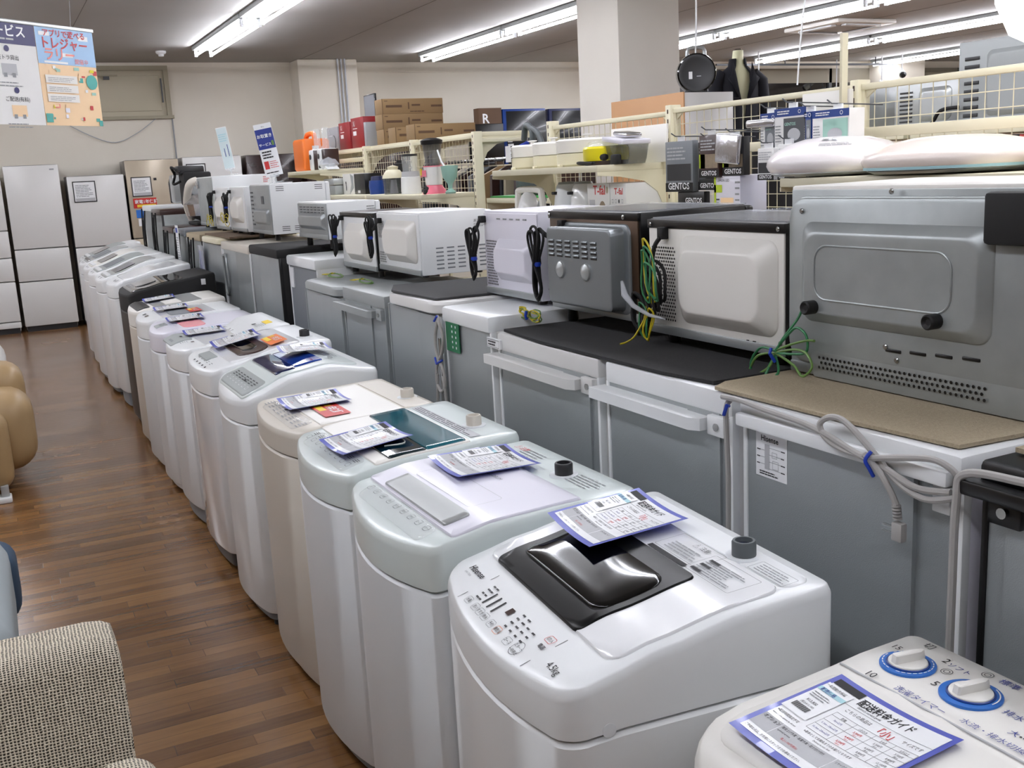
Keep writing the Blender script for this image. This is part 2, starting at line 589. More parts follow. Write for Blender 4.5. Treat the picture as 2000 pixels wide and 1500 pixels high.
# ceiling cassette air conditioners
def cassette(x, y, lab, s=.48):
    t = thing('air_conditioner', lab, 'air conditioner', (x, y, ZC))
    MB().box(-s, s, -s, s, -.05, 0, 'warm_white', .015).build('panel', t)
    MB().box(-s * .55, s * .55, -s * .55, s * .55, -.056, -.05, 'ink_lgrey').build('intake_grille', t)
    for a in range(4):
        q = MB().box(-s * .6, s * .6, s * .68, s * .86, -.07, -.052, 'whitep', .004)
        q.box(-s * .6, s * .6, s * .66, s * .7, -.056, -.05, 'black')
        o = q.build('louvre', t)
        o.rotation_euler = (0, 0, a * PI / 2)
cassette(9.9, 10.3, 'square ceiling air conditioner cassette between the two lamp rows right of the pillar')
MB().box(8.85, 9.05, 10.7, 11.9, ZC - .008, ZC, 'ceiling_seam').build('trim_5')['kind'] = 'structure'
# track lights at the night windows
def spot(x, y, z, lab, on, aim=(-.5, -.7)):
    t = thing('track_spotlight', lab, 'spotlight', (x, y, z))
    MB().cyl((0, 0, ZC - z), (0, 0, .03), .01, 'whitep', 8).build('stem', t)
    a = Vector((aim[0], aim[1], -.5)).normalized()
    MB().tube([-a * .1, a * .0, a * .09], [.03, .045, .06], 'whitep', 14).build('head', t)
    MB().tube([a * .085, a * .1, a * .13], [.052, .055, .035], on, 14).build('bulb', t)
spot(10.95, 13.1, 2.78, 'unlit white track spotlight beside the mannequin shoulder', 'white')
spot(13.5, 14.1, 2.68, 'lit white track spotlight left of the one glowing yellow', 'bulb_light')
spot(14.15, 13.7, 2.75, 'yellow glowing track spotlight beside the tall rack upright', 'bulb_warm')
spot(14.2, 13.3, 2.9, 'small dark track spotlight under the short far right lamp', 'charcoal')
tag(MB().box(10.6, 14.4, 13.68, 13.72, 3.06, 3.09, 'grey_dark').cyl((12, 13.7, 3.08), (12, 13.7, 3.2), .01, 'grey_dark', 6).cyl((14, 13.7, 3.08), (14, 13.7, 3.2), .01, 'grey_dark', 6).build('lighting_track'),
    'dark ceiling lighting track in front of the night windows', 'track')
# cords hanging from the ceiling
tag(MB().tube([(4.62, 6.2, ZC), (4.63, 6.2, 2.7), (4.61, 6.19, 2.32)], .006, 'white', 8, smooth=5).build('ceiling_cable'),
    'thin white cord hanging beside the white pillar down to the black round pan', 'cord')
tag(MB().tube([(3.66, 3.95, ZC), (3.66, 3.96, 2.6), (3.6, 3.98, 2.3), (3.58, 4.0, 1.95)], .004, 'white', 8, smooth=5).build('ceiling_cable'),
    'thin white cord hanging down behind the mesh rack near the grey oven backs', 'cord')
# ------------------------------------------------------------ washing machines
# local frame of a machine: x from the front (0) to the back (D), y across, z up
def interp(pts, t):
    if t <= pts[0][0]: return pts[0][1]
    for (a, p), (b_, q) in zip(pts, pts[1:]):
        if t <= b_:
            s = (t - a) / (b_ - a)
            s = s * s * (3 - 2 * s) * .5 + s * .5
            return p + (q - p) * s
    return pts[-1][1]
def bow_outline(D, W, bow, r, inset=0, n=9, x0=0):
    base = rr(x0 + inset, D - inset, -W / 2 + inset, W / 2 - inset, r, 6, .018)
    # extra points along the front edge
    out = []
    for i, p in enumerate(base):
        out.append(p)
        q = base[(i + 1) % len(base)]
        if abs(p[0] - (x0 + inset)) < 1e-4 and abs(q[0] - (x0 + inset)) < 1e-4 and abs(p[1] - q[1]) > .1:
            for k in range(1, n):
                out.append((p[0], p[1] + (q[1] - p[1]) * k / n))
        elif abs(p[1] - q[1]) < 1e-4 and abs(p[0] - q[0]) > .1:
            for k in range(1, 8):
                out.append((p[0] + (q[0] - p[0]) * k / 8, p[1]))
    return [(x + bow * (2 * y / W) ** 2 * max(0, 1 - (x - x0) / (D - x0) * 1.6), y) for x, y in out]
def scaled(o, s, c):
    return [(c[0] + (x - c[0]) * s, c[1] + (y - c[1]) * s) for x, y in o]

def slab(m, outl, hf, off, mt, skirt=.008, r=.003, rings=9):
    """plate that follows the height function hf(x, y)"""
    cx = sum(p[0] for p in outl) / len(outl); cy = sum(p[1] for p in outl) / len(outl)
    big = max(abs(p[0] - cx) + abs(p[1] - cy) for p in outl)
    R_ = [[(x, y, hf(x, y) + off - skirt) for x, y in outl], [(x, y, hf(x, y) + off - r) for x, y in outl]]
    for s, dz in [(1 - r / big * 1.2, 0)] + [(1 - k / rings, 0) for k in range(1, rings)] + [(.02, 0)]:
        R_.append([(x, y, hf(x, y) + off + dz) for x, y in scaled(outl, s, (cx, cy))])
    m.loft(R_, mt)
    return m

def straight_rect(x0, x1, y0, y1, r, k=7):
    base = rr(x0, x1, y0, y1, r, 4)
    out = []
    for i, p in enumerate(base):
        out.append(p)
        q = base[(i + 1) % len(base)]
        if abs(p[0] - q[0]) + abs(p[1] - q[1]) > .08:
            for j in range(1, k):
                out.append((p[0] + (q[0] - p[0]) * j / k, p[1] + (q[1] - p[1]) * j / k))
    return out

def washer(label, y0, y1, xf, D, prof, body='white', top='white', bow=.035, r=.06, base='grey', seam=.11, base_h=.06, name='washing_machine', crown=0.0, rot=0):
    """prof: (x, height) pairs of the top, front to back"""
    W = y1 - y0
    if bow >= .05:
        bow, r = bow * .7, r * .65
    t = thing(name, label, 'washing machine', (xf, (y0 + y1) / 2, 0))
    if rot:
        a = R(rot)
        t.rotation_euler = (0, 0, a)
        t.location = (xf + D / 2 - math.cos(a) * D / 2, (y0 + y1) / 2 - math.sin(a) * D / 2, 0)
    def h(x, y=0):
        return interp(prof, x) - crown * (2 * y / W) ** 2
    zs = prof[0][1] - seam
    o = bow_outline(D, W, bow, r)
    oi = bow_outline(D, W, bow, r, .006)
    b = MB()
    b.loft([[(x, y, base_h) for x, y in oi], [(x, y, base_h + .01) for x, y in o], [(x, y, zs - .006 + .02 * min(1, x / .1)) for x, y in o], [(x, y, zs + .02 * min(1, x / .1)) for x, y in oi]], body)
    b.build('cabinet', t)
    c = MB()
    zl = lambda x: zs + .003 + .02 * min(1, x / .1)
    cx, cy = D / 2, 0
    rings = [[(x, y, zl(x)) for x, y in oi], [(x, y, zl(x) + .005) for x, y in o], [(x, y, h(x, y) - .018) for x, y in o]]
    for s, dz in ((.997, -.013), (.985, -.003), (.975, 0)):
        rings.append([(x, y, h(x, y) + dz) for x, y in scaled(o, s, (cx, cy))])
    for s in (.85, .7, .5, .3, .1):
        rings.append([(x, y, h(x, y)) for x, y in scaled(o, s, (cx, cy))])
    c.loft(rings, top)
    c.build('top_cover', t, sharp=50)
    ob = bow_outline(D, W, bow * .8, r, .02)
    MB().loft([[(x, y, .025) for x, y in scaled(ob, .97, (cx, 0))], [(x, y, base_h + .012) for x, y in ob]], base).build('base', t)
    for fx in (.08, D - .08):
        for fy in (-W / 2 + .07, W / 2 - .07):
            MB().lathe([(.022, 0), (.022, .012), (.016, .03)], (fx, fy, 0), 'rubber', 10).build('foot', t)
    return t, h, W, D

def plate(t, name, h, x0, x1, y0, y1, mt, off=.004, r=.015, skirt=.01, lab=None):
    o = slab(MB(), straight_rect(x0, x1, y0, y1, r), h, off, mt, skirt).build(name, t, sharp=50)
    if lab: o['label'] = lab
    return o
def inlet(t, h, x, y, mt='hose_grey', cap='blue_dark', hgt=.028):
    z = h(x, y)
    m = MB().lathe([(.036, -.004), (.034, .003), (.024, .003)], (x, y, z), 'whitep', 20)
    m.lathe([(.022, 0), (.022, hgt), (.02, hgt + .003), (.016, hgt + .003), (.015, hgt - .006)], (x, y, z), mt, 20)
    m.lathe([(.0152, hgt - .006), (.001, hgt - .004)], (x, y, z), cap, 20)
    m.build('hose_inlet', t)
def surf(h, off, x0=0, y0=0):
    # text frame of a machine top: reads from the aisle; u runs towards -y, v towards +x
    return lambda u, v: (x0 + v, y0 - u, h(x0 + v, y0 - u) + off)
def lines_block(m, fn, w, hh, rows, mt, lh=.4, seedv=0, gap=.15):
    rnd = random.Random(seedv)
    for i in range(rows):
        v = hh - (i + .5) * hh / rows
        d = hh / rows * lh / 2
        u = 0
        end = w * rnd.uniform(.7, 1)
        while u < end:
            l = rnd.uniform(.08, .3) * w
            e = min(u + l, end)
            m.quad([fn(u, v - d), fn(e, v - d), fn(e, v + d), fn(u, v + d)], mt)
            u = e + gap * w * .12
    return m
def shift(fn, du, dv):
    return lambda u, v: fn(u + du, v + dv)
def frame_rect(m, fn, u0, u1, v0, v1, t, mt):
    for a, b_, c, d in ((u0, u1, v0, v0 + t), (u0, u1, v1 - t, v1), (u0, u0 + t, v0 + t, v1 - t), (u1 - t, u1, v0 + t, v1 - t)):
        m.quad([fn(a, c), fn(b_, c), fn(b_, d), fn(a, d)], mt)
def round_frame(m, fn, u0, u1, v0, v1, r, t, mt):
    a = rr(u0, u1, v0, v1, r, 4); b_ = rr(u0 + t, u1 - t, v0 + t, v1 - t, max(r - t, .0005), 4)
    for i in range(len(a)):
        j = (i + 1) % len(a)
        m.quad([fn(*a[i]), fn(*a[j]), fn(*b_[j]), fn(*b_[i])], mt)
def fq(m, fn, u0, u1, v0, v1, mt):
    m.quad([fn(u0, v0), fn(u1, v0), fn(u1, v1), fn(u0, v1)], mt)

# --- machine 0: small two-tub machine with two blue dials
def dial(t, h, x, y, R0, lab, arcs):
    z = h(x, y)
    d = MB().lathe([(R0, -.002), (R0, .002), (R0 * .99, .003), (R0 * .8, .0035)], (x, y, z), 'blue', 48)
    ring = d.build('dial_ring', t)
    ring['label'] = lab
    m = MB()
    for a0, a1 in arcs:
        n = max(2, int((a1 - a0) / 6))
        for i in range(n):
            p = []
            for rad, a in ((.86, a0 + (a1 - a0) * i / n), (.9, a0 + (a1 - a0) * i / n), (.9, a0 + (a1 - a0) * (i + 1) / n), (.86, a0 + (a1 - a0) * (i + 1) / n)):
                p.append((x + R0 * rad * math.cos(R(a)), y + R0 * rad * math.sin(R(a)), z + .0048))
            m.quad(p, 'paper_matt')
    m.build('dial_marks', ring)
    k = MB()
    k.lathe([(R0 * .77, .003), (R0 * .77, .005), (R0 * .72, .006), (R0 * .71, .004)], (x, y, z), 'navyblue', 40)
    k.lathe([(R0 * .71, .003), (R0 * .69, .007), (R0 * .66, .008), (.001, .008)], (x, y, z), 'warm_white', 40)
    a = R(-12)
    ca, sa = math.cos(a), math.sin(a)
    out = [(-.62, -.13), (-.55, -.18), (.5, -.13), (.74, 0), (.5, .13), (-.55, .18), (-.62, .13)]
    rings = []
    for zz, s in ((.007, 1), (.0205, .92), (.022, .84)):
        rings.append([(x + R0 * (px * ca - py * sa) * s, y + R0 * (px * sa + py * ca) * (s if zz < .021 else s * .85), z + zz) for px, py in out])
    k.loft(rings, 'warm_white')
    kb = k.build('dial_knob', ring)
    fq(m2 := MB(), lambda u, v: (x + R0 * (v * ca - u * sa), y + R0 * (v * sa + u * ca), z + .0090), .16, .24, .42, .68, 'blue')
    m2.build('dial_pointer', kb)

pr0 = [(0, .74), (.06, .80), (.12, .825), (.32, .836), (.34, .842), (.5, .845)]
t, h, W, D = washer('white two-dial washing machine with blue dial rings, nearest at the lower right', .36, 1.135, .765, .5, pr0, 'warm_white', 'warm_white', .03, .07, seam=.2)
plate(t, 'lid', h, .07, .318, -.30, .36, 'warm_white', .002, .03)
m = MB()
slab(m, straight_rect(.33, .332, -.375, .375, .0008), h, .0014, 'ink_lgrey', .002, .0002, 2)
m.build('panel_seam', t)
DY = (.36 + 1.135) / 2
arc1 = [(a, a + 11) for a in range(-168, 168, 15)]
dial(t, h, .407, .310, .042, 'blue ring of the wash timer dial', [(30 + i * 13, 38 + i * 13) for i in range(4)] + [(95 + i * 14, 105 + i * 14) for i in range(6)] + [(-165 + i * 13, -156 + i * 13) for i in range(11)])
dial(t, h, .410, .197, .044, 'blue ring of the water flow dial', [(8, 40), (-95, -20)])
m = MB()
for s, x, y, sz in (('15', .430, .368, .018), ('切', .472, .342, .019), ('2', .455, .290, .021), ('5', .388, .252, .021), ('10', .334, .330, .020), ('洗濯タイマー', .336, .272, .015),
                    ('ソフト', .452, .278, .014), ('標準', .472, .202, .017), ('排水', .406, .143, .016), ('水流・排水切換', .341, .160, .0145), ('大', .369, .105, .015), ('•••', .369, .09, .015)):
    m.text(s, sz, surf(h, .0012, x, y), 'ink' if s in ('15', '切', '2', '5', '10', '•••') else 'ink_blue', 'l')
for cx_, cy_ in ((.436, .262), (.476, .222)):
    for rr_, tt in ((.008, .001), (.004, .001)):
        fn = surf(h, .0012, cx_, cy_)
        for i in range(20):
            a, b_ = 2 * PI * i / 20, 2 * PI * (i + 1) / 20
            m.quad([fn(rr_ * math.cos(a), rr_ * math.sin(a)), fn(rr_ * math.cos(b_), rr_ * math.sin(b_)), fn((rr_ + tt) * math.cos(b_), (rr_ + tt) * math.sin(b_)), fn((rr_ + tt) * math.cos(a), (rr_ + tt) * math.sin(a))], 'ink')
m.build('dial_lettering', t)
dial(t, h, .405, .045, .042, 'blue ring of the spin timer dial', [(20, 150), (-150, -20)])
h0 = h

# --- machine 1: 4.5 kg machine with black window
pr1 = [(0, .822), (.09, .85), (.2, .878), (.36, .908), (.535, .922)]
t, h, W, D = washer('white washing machine with black window and 4.5kg lettering, second nearest', 1.235, 1.832, .665, .535, pr1, 'white', 'white', .045, .045, seam=.085, rot=-5)
h1 = h
Y1 = 1.53
lid = plate(t, 'lid', h, .13, .45, -.27, .27, 'white_gloss', .005, .025)
lid['label'] = 'glossy white lid'
wdw = plate(lid, 'lid_window', h, .128, .36, -.15, .225, 'frame_black', .0085, .014, .006, 'black see-through lid window')
def scoop(x, y):
    u = (x - .235) / .085; v = (y - .035) / .16
    q = max(0, 1 - u * u) * max(0, 1 - v ** 8)
    return h(x, y) + .001 + .006 * q
slab(MB(), straight_rect(.175, .315, -.13, .205, .03, 10), scoop, .0095, 'window_inner', .008, .002, 12).build('window_grip', wdw, sharp=60)
plate(t, 'back_cover', h, .455, .51, -.27, .27, 'white', .002, .02)
inlet(t, h, .48, -.115)
m = MB()
fn = surf(h, .0016, .065, .245)
m.text('Hisense', .021, shift(fn, 0, .012), 'ink', bold=True)
m.text('HW-T45A', .007, shift(fn, .005, 0), 'ink_grey')
fn = surf(h, .0016, .052, -.19)
m.text('4.5kg', .019, fn, 'ink')
fn = surf(h, .0016, .035, .262)
for u0 in (.10, .415):
    fq(m, fn, u0, u0 + .0015, -.012, .075, 'ink')
# buttons row and symbols
for i, (u, s) in enumerate(((.122, '水量'), (.158, '洗い'), (.183, 'すすぎ'), (.208, '脱水'), (.24, '予約'), (.27, '槽乾燥'), (.318, 'コース'))):
    round_frame(m, fn, u, u + .022, -.008, .008, .005, .0008, 'orange' if i == 5 else 'ink_grey')
    m.text(s, .0085, shift(fn, u + .011, -.003), 'ink', 'c')
for i in range(24):
    a, b_ = 2 * PI * i / 24, 2 * PI * (i + 1) / 24
    m.quad([fn(.365 + .015 * math.cos(a), .003 + .015 * math.sin(a)), fn(.365 + .015 * math.cos(b_), .003 + .015 * math.sin(b_)), fn(.365 + .0142 * math.cos(b_), .003 + .0142 * math.sin(b_)), fn(.365 + .0142 * math.cos(a), .003 + .0142 * math.sin(a))], 'ink')
m.text('スタート', .0075, shift(fn, .365, .004), 'ink', 'c')
m.text('一時停止', .0075, shift(fn, .365, -.007), 'ink', 'c')
round_frame(m, fn, .382, .406, .045, .062, .005, .001, 'ink_red')
m.text('切/入', .009, shift(fn, .394, .05), 'ink', 'c')
m.text('電源', .010, shift(fn, .400, .030), 'ink', 'c', True)
for i in range(3):
    fq(m, fn, .167 + i * .022, .172 + i * .022, .013, .045, 'ink')
fq(m, fn, .242, .258, .03, .046, 'brown_dark')
for k, (u, n) in enumerate(((.135, 4), (.148, 4), (.28, 4), (.302, 4), (.325, 3), (.348, 3))):
    for j in range(n):
        lines_block(m, shift(fn, u, .012 + j * .012), .012, .006, 1, 'ink', .6, k * 7 + j)
m.build('control_panel_print', t)
m = MB()
for (x, y, w_, hh, dark) in ((.39, .01, .125, .065, 1), (.385, -.10, .135, .06, 0)):
    fn = surf(h, .0075, x - .0, y)
    if dark:
        round_frame(m, fn, -.02, w_, -.012, hh - .01, .004, .0007, 'ink')
        fq(m, fn, -.02, w_ * .85, -.028, -.016, 'ink')
        m.text('⚠ 注意', .014, shift(fn, w_ * .3, hh - .028), 'ink')
        lines_block(m, shift(fn, .0, -.006), w_ * .9, hh * .5, 4, 'ink_grey', .4, 3)
    else:
        round_frame(m, fn, -.005, w_, -.02, hh - .01, .004, .0007, 'ink')
        lines_block(m, shift(fn, .005, -.014), w_ * .85, hh * .85, 8, 'ink_grey', .4, 5)
        for q in range(3):
            fq(m, fn, .005, .035, -.012 + q * .02, -.005 + q * .02, 'ink')
fn = surf(h, .0055, .452, -.165)
round_frame(m, fn, 0, .10, 0, .035, .003, .0007, 'ink')
lines_block(m, shift(fn, .01, .004), .085, .026, 4, 'ink_grey', .4, 9)
m.build('caution_print', t)
m = MB()
for q in range(1):
    c = (.11, -W / 2 - .0006, h(.1) - .085)
    ring = [(c[0] + .012 * math.cos(2 * PI * k / 20), c[1], c[2] + .012 * math.sin(2 * PI * k / 20)) for k in range(20)]
    m.loft([ring, [(p[0], p[1] + .001, p[2]) for p in ring]], 'whitep')
m.tube([(.2, -W / 2 - .0005, .40), (.2, -W / 2 - .0005, .62), (.23, -W / 2 - .0005, .655), (.4, -W / 2 - .0005, .655), (.43, -W / 2 - .0005, .62), (.43, -W / 2 - .0005, .4)], .0035, 'white', 6, smooth=3)
m.build('side_embossing', t)

# --- machine 2: glass drum machine, large pale lid with recessed grip
pr2 = [(0, .85), (.08, .878), (.2, .898), (.4, .905), (.405, .9), (.54, .905)]
t, h, W, D = washer('white washing machine with silver grip bar across its plain pale lid', 1.875, 2.42, .675, .55, pr2, 'whitep', 'mint', .07, .035, seam=.095)
h2 = h
lid = plate(t, 'lid', h, .095, .41, -.262, .262, 'lilac', .006, .012, .014)
def dip(x, y): return h(x, y) + .006
plate(lid, 'lid_handle', h, .103, .165, -.20, .17, 'silver', .012, .006, .01, 'silver grip bar of the lid')
m = MB()
round_frame(m, surf(h, .0068, .19, .16), 0, .32, -.01, .075, .012, .0012, 'ink_lgrey')
fn = surf(h, .0068, .315, .06)
m.text('GLASS DRUM', .016, fn, 'ink_grey')
m.build('lid_print', lid)
m = MB()
fn = surf(h, .0015, .075, .235)
for i in range(9):
    u = .03 + i * .045
    round_frame(m, fn, u, u + .022, -.008 - .0 * i, .010, .006, .0012, 'grey_dark')
    m.text(('入', '切', '水量', '洗い', 'すすぎ', '脱水', '予約', 'コース', 'スタート')[i], .008, shift(fn, u + .011, -.002), 'ink', 'c')
    lines_block(m, shift(fn, u, .02), .03, .02, 3, 'ink', .4, i)
fq(m, fn, .2, .26, .018, .042, 'ink_lgrey')
fq(m, fn, .14, .155, .022, .032, 'ink')
m.build('control_panel_print', t)
m = MB()
fn = surf(h, .0015, .43, .23)
m.text('⚠注意', .02, shift(fn, .0, .06), 'ink_red')
lines_block(m, shift(fn, .05, .02), .12, .06, 5, 'ink_grey', .35, 11)
lines_block(m, shift(fn, .33, .02), .13, .055, 5, 'ink_grey', .35, 12)
m.build('caution_print', t)
inlet(t, h, .47, -.07, 'charcoal')

plate(t, 'protective_film', h, .040, .090, -.20, .20, 'film', .0030, .02, .0005)
# --- machine 3: teal windows
pr3 = [(0, .865), (.09, .893), (.2, .905), (.5, .92)]
t, h, W, D = washer('pale grey washing machine with a split dark and teal lid window', 2.445, 2.955, .69, .53, pr3, 'whitep', 'mint', .06, .035, seam=.09)
h3 = h
lid = plate(t, 'lid', h, .115, .385, -.245, .245, 'warm_white', .004, .01)
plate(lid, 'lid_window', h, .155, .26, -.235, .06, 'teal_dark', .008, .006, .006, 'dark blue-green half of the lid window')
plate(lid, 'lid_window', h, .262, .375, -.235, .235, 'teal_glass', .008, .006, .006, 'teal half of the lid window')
m = MB()
m.tube([(.18, -.13, h(.18) + .009), (.235, -.14, h(.235) + .009), (.245, -.06, h(.245) + .009), (.24, .0, h(.24) + .009)], .0015, 'paper', 6, smooth=5)
m.build('window_wire', lid)
m = MB()
fn = surf(h, .0015, .06, .22)
for i in range(9):
    u = .01 + i * .045
    round_frame(m, fn, u, u + .022, -.002, .014, .006, .0012, 'grey_dark')
    lines_block(m, shift(fn, u, .02), .03, .018, 3, 'ink', .4, i + 40)
fq(m, fn, .26, .30, .02, .035, 'ink')
m.build('control_panel_print', t)
m = MB()
fn = surf(h, .0015, .40, .23)
fq(m, fn, 0, .44, 0, .03, 'ink_lgrey')
lines_block(m, shift(fn, .01, .003), .42, .024, 3, 'ink', .4, 61)
m.build('caution_print', t)
inlet(t, h, .46, -.1, 'beige', 'beige')

plate(t, 'protective_film', h, .040, .108, -.19, .19, 'film', .0030, .02, .0005)
# --- machine 4: beige flat machine with red warranty sticker
pr4 = [(0, .865), (.08, .884), (.15, .888), (.5, .90)]
t, h, W, D = washer('beige flat-topped washing machine with a red and yellow warranty sticker', 2.985, 3.545, .71, .5, pr4, 'beige', 'beige', .055, .035, base='beige', seam=.08)
h4 = h
lid = plate(t, 'lid', h, .115, .385, -.245, .245, 'warm_white', .003, .01)
plate(lid, 'lid_grip', h, .15, .195, -.07, .02, 'grey_light', .005, .006, .006)
m = MB()
fn = surf(h, .0065, .17, .0)
def warranty(m, fn, w_=.15, hh=.075):
    fq(m, fn, 0, w_, 0, hh, 'red')
    f2 = lambda u, v: (lambda p: (p[0], p[1], p[2] + .0005))(fn(u, v))
    fq(m, f2, w_ * .04, w_ * .55, hh * .1, hh * .38, 'lamp_yellow')
    m.text('1年保証', hh * .42, shift(f2, w_ * .3, hh * .48), 'paper', bold=True, sx=.9)
    m.text('家電', hh * .3, shift(f2, w_ * .03, hh * .52), 'lamp_yellow', bold=True)
warranty(m, shift(fn, -.02, -.02), .2, .085)
m.build('warranty_sticker', t)
m = MB()
fn = surf(h, .0015, .05, .24)
for i in range(8):
    lines_block(m, shift(fn, .02 + i * .055, .0), .035, .04, 4, 'ink_grey', .4, i + 70)
fq(m, fn, .18, .2, .03, .045, 'ink')
m.build('control_panel_print', t)
inlet(t, h, .455, -.1, 'beige', 'grey')
plate(t, 'back_cover', h, .395, .48, -.25, .25, 'beige', .003, .01)

plate(t, 'protective_film', h, .038, .106, -.20, .20, 'film', .0030, .02, .0005)
# --- machine 5: domed machine with blue window
pr5 = [(0, .845), (.07, .885), (.2, .935), (.35, .955), (.5, .93)]
t, h, W, D = washer('white domed washing machine with a blue lid window', 3.60, 4.17, .70, .52, pr5, 'white', 'white', .06, .07, base='grey', seam=.08)
h5 = h
lid = plate(t, 'lid', h, .03, .47, -.215, .24, 'mint', .006, .04, .012)
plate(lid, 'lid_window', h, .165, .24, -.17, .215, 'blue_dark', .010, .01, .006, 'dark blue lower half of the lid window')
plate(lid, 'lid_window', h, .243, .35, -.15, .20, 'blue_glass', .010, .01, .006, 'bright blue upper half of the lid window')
plate(lid, 'control_panel', h, .035, .125, -.2, .225, 'panel_grey', .008, .03, .006)
m = MB()
fn = surf(h, .0095, .055, .19)
for i in range(7):
    round_frame(m, fn, .01 + i * .05, .035 + i * .05, 0, .014, .005, .0012, 'paper')
    lines_block(m, shift(fn, .01 + i * .05, .022), .035, .03, 3, 'ink', .4, i + 90)
fq(m, fn, .19, .215, .025, .035, 'ink')
m.build('control_panel_print', t)
m = MB(); fn = surf(h, .0105, .38, .12)
lines_block(m, fn, .2, .06, 5, 'ink_grey', .4, 33); fq(m, fn, .22, .24, 0, .02, 'ink')
m.build('lid_print', lid)

# --- machine 6: dark arched window
pr6 = [(0, .862), (.08, .89), (.22, .915), (.38, .95), (.5, .955)]
t, h, W, D = washer('white washing machine with dark arched window and orange warranty sticker', 4.235, 4.83, .70, .54, pr6, 'white_gloss', 'white', .05, .08, base='charcoal', seam=.1, base_h=.09)
h6 = h
lid = plate(t, 'lid', h, .12, .42, -.26, .26, 'white_gloss', .004, .05)
plate(lid, 'lid_window', h, .17, .30, -.2, .2, 'brown_dark', .009, .055, .006, 'dark brown arched lid window')
plate(lid, 'window_grip', h, .2, .265, -.12, .15, 'black_gloss', .013, .03, .006)
plate(t, 'display', h, .06, .11, -.02, .17, 'panel_grey', .004, .006, .006, 'grey display strip')
m = MB(); fn = surf(h, .0015, .03, .15)
for i in range(5):
    fq(m, fn, .02 + i * .06, .04 + i * .06, 0, .008, 'ink')
    lines_block(m, shift(fn, .02 + i * .06, .02), .03, .018, 2, 'ink_grey', .4, i + 120)
m.build('control_panel_print', t)
m = MB(); warranty(m, surf(h, .0145, .30, -.0), .2, .075)
m.ms = ['orange' if q == 'red' else q for q in m.ms]
m.build('warranty_sticker', t)
inlet(t, h, .47, -.12, 'charcoal')

# --- machine 7: grey square panel
pr7 = [(0, .86), (.07, .885), (.2, .89), (.33, .895), (.4, .935), (.5, .95)]
t, h, W, D = washer('white washing machine with a grey square control panel and raised back', 4.895, 5.49, .70, .54, pr7, 'whitep', 'white', .06, .06, base='grey', seam=.1, base_h=.10)
h7 = h
plate(t, 'control_panel', h, .015, .12, .0, .26, 'panel_grey', .004, .008, .006, 'square silver-grey control panel')
lid = plate(t, 'lid', h, .135, .34, -.27, .27, 'white_gloss', .003, .02)
m = MB(); fn = surf(h, .0055, .03, .2)
fq(m, fn, .03, .13, .0, .012, 'ink_grey'); fq(m, fn, .05, .09, .05, .062, 'ink')
fn = surf(h, .0015, .03, -.03)
fq(m, fn, .03, .06, .07, .085, 'brown_dark'); lines_block(m, shift(fn, .0, .02), .04, .04, 4, 'ink_grey', .3, 6)
fn = surf(h, .0015, .40, -.05)
fq(m, fn, .0, .03, .0, .02, 'ink'); lines_block(m, shift(fn, .05, 0), .1, .05, 5, 'ink_grey', .3, 8)
m.build('control_panel_print', t)
plate(t, 'yellow_sticker', h, .45, .485, -.15, -.05, 'lamp_yellow', .002, .003, .003)

# --- machines 8, 9, 10 behind it
t, h, W, D = washer('white washing machine with a pink lid window', 5.55, 6.06, .70, .56, [(0, .865), (.08, .89), (.5, .905)], 'whitep', 'lilac', .06, .06, base='whitep', seam=.1)
h8 = h
lid = plate(t, 'lid', h, .12, .42, -.23, .23, 'lilac', .003, .02)
plate(lid, 'lid_window', h, .15, .27, -.2, .2, 'pink', .007, .05, .005, 'pink lid window')
plate(t, 'display', h, .04, .10, .02, .13, 'panel_grey', .004, .004, .004)
m = MB(); fn = surf(h, .0055, .05, .11); fq(m, fn, .02, .07, .01, .04, 'ink_grey'); m.build('display_print', t)
t, h, W, D = washer('white washing machine with a grey-brown window and yellow sticker, behind the pink-windowed one', 6.10, 6.60, .70, .56, [(0, .87), (.08, .895), (.5, .91)], 'whitep', 'white', .05, .06, base='whitep', seam=.1)
h9 = h
lid = plate(t, 'lid', h, .12, .42, -.23, .23, 'white_gloss', .003, .02)
plate(lid, 'lid_window', h, .17, .30, -.18, .12, 'grey', .007, .03, .005, 'grey lid window')
m = MB(); warranty(m, surf(h, .009, .28, .0), .18, .07); m.build('warranty_sticker', t)
m = MB(); fn = surf(h, .0015, .04, .15); fq(m, fn, .03, .06, .01, .03, 'ink'); fq(m, fn, .12, .16, .01, .03, 'brown_dark'); m.build('control_panel_print', t)
t, h, W, D = washer('white washing machine with a black corner panel, just before the all-black one', 6.64, 7.16, .72, .56, [(0, .875), (.08, .9), (.5, .93)], 'beige', 'warm_white', .05, .06, base='beige', seam=.1)
h10 = h
plate(t, 'control_panel', h, .03, .11, -.2, .22, 'charcoal', .004, .03, .005, 'black control panel strip')
lid = plate(t, 'lid', h, .13, .42, -.24, .24, 'silver', .003, .02)
plate(lid, 'lid_window', h, .2, .3, -.2, .05, 'warm_white', .006, .01, .005)

# --- machine 11: black, tall back
t, h, W, D = washer('all-black washing machine with a glossy top, the only black one in the row', 7.28, 7.90, .75, .60, [(0, .925), (.1, .96), (.3, 1.0), (.6, 1.035)], 'charcoal', 'black_matt', .03, .05, base='charcoal', seam=.12)
h11 = h
lid = plate(t, 'lid', h, .05, .40, -.26, .28, 'black_gloss', .004, .04)
plate(lid, 'lid_window', h, .1, .24, -.1, .2, 'smoke', .009, .05, .006)
MB().box(.50, .53, -W / 2 - .001, -W / 2 + .01, .96, 1.0, 'paper').build('side_sticker', t)['label'] = 'small white sticker on the black side'
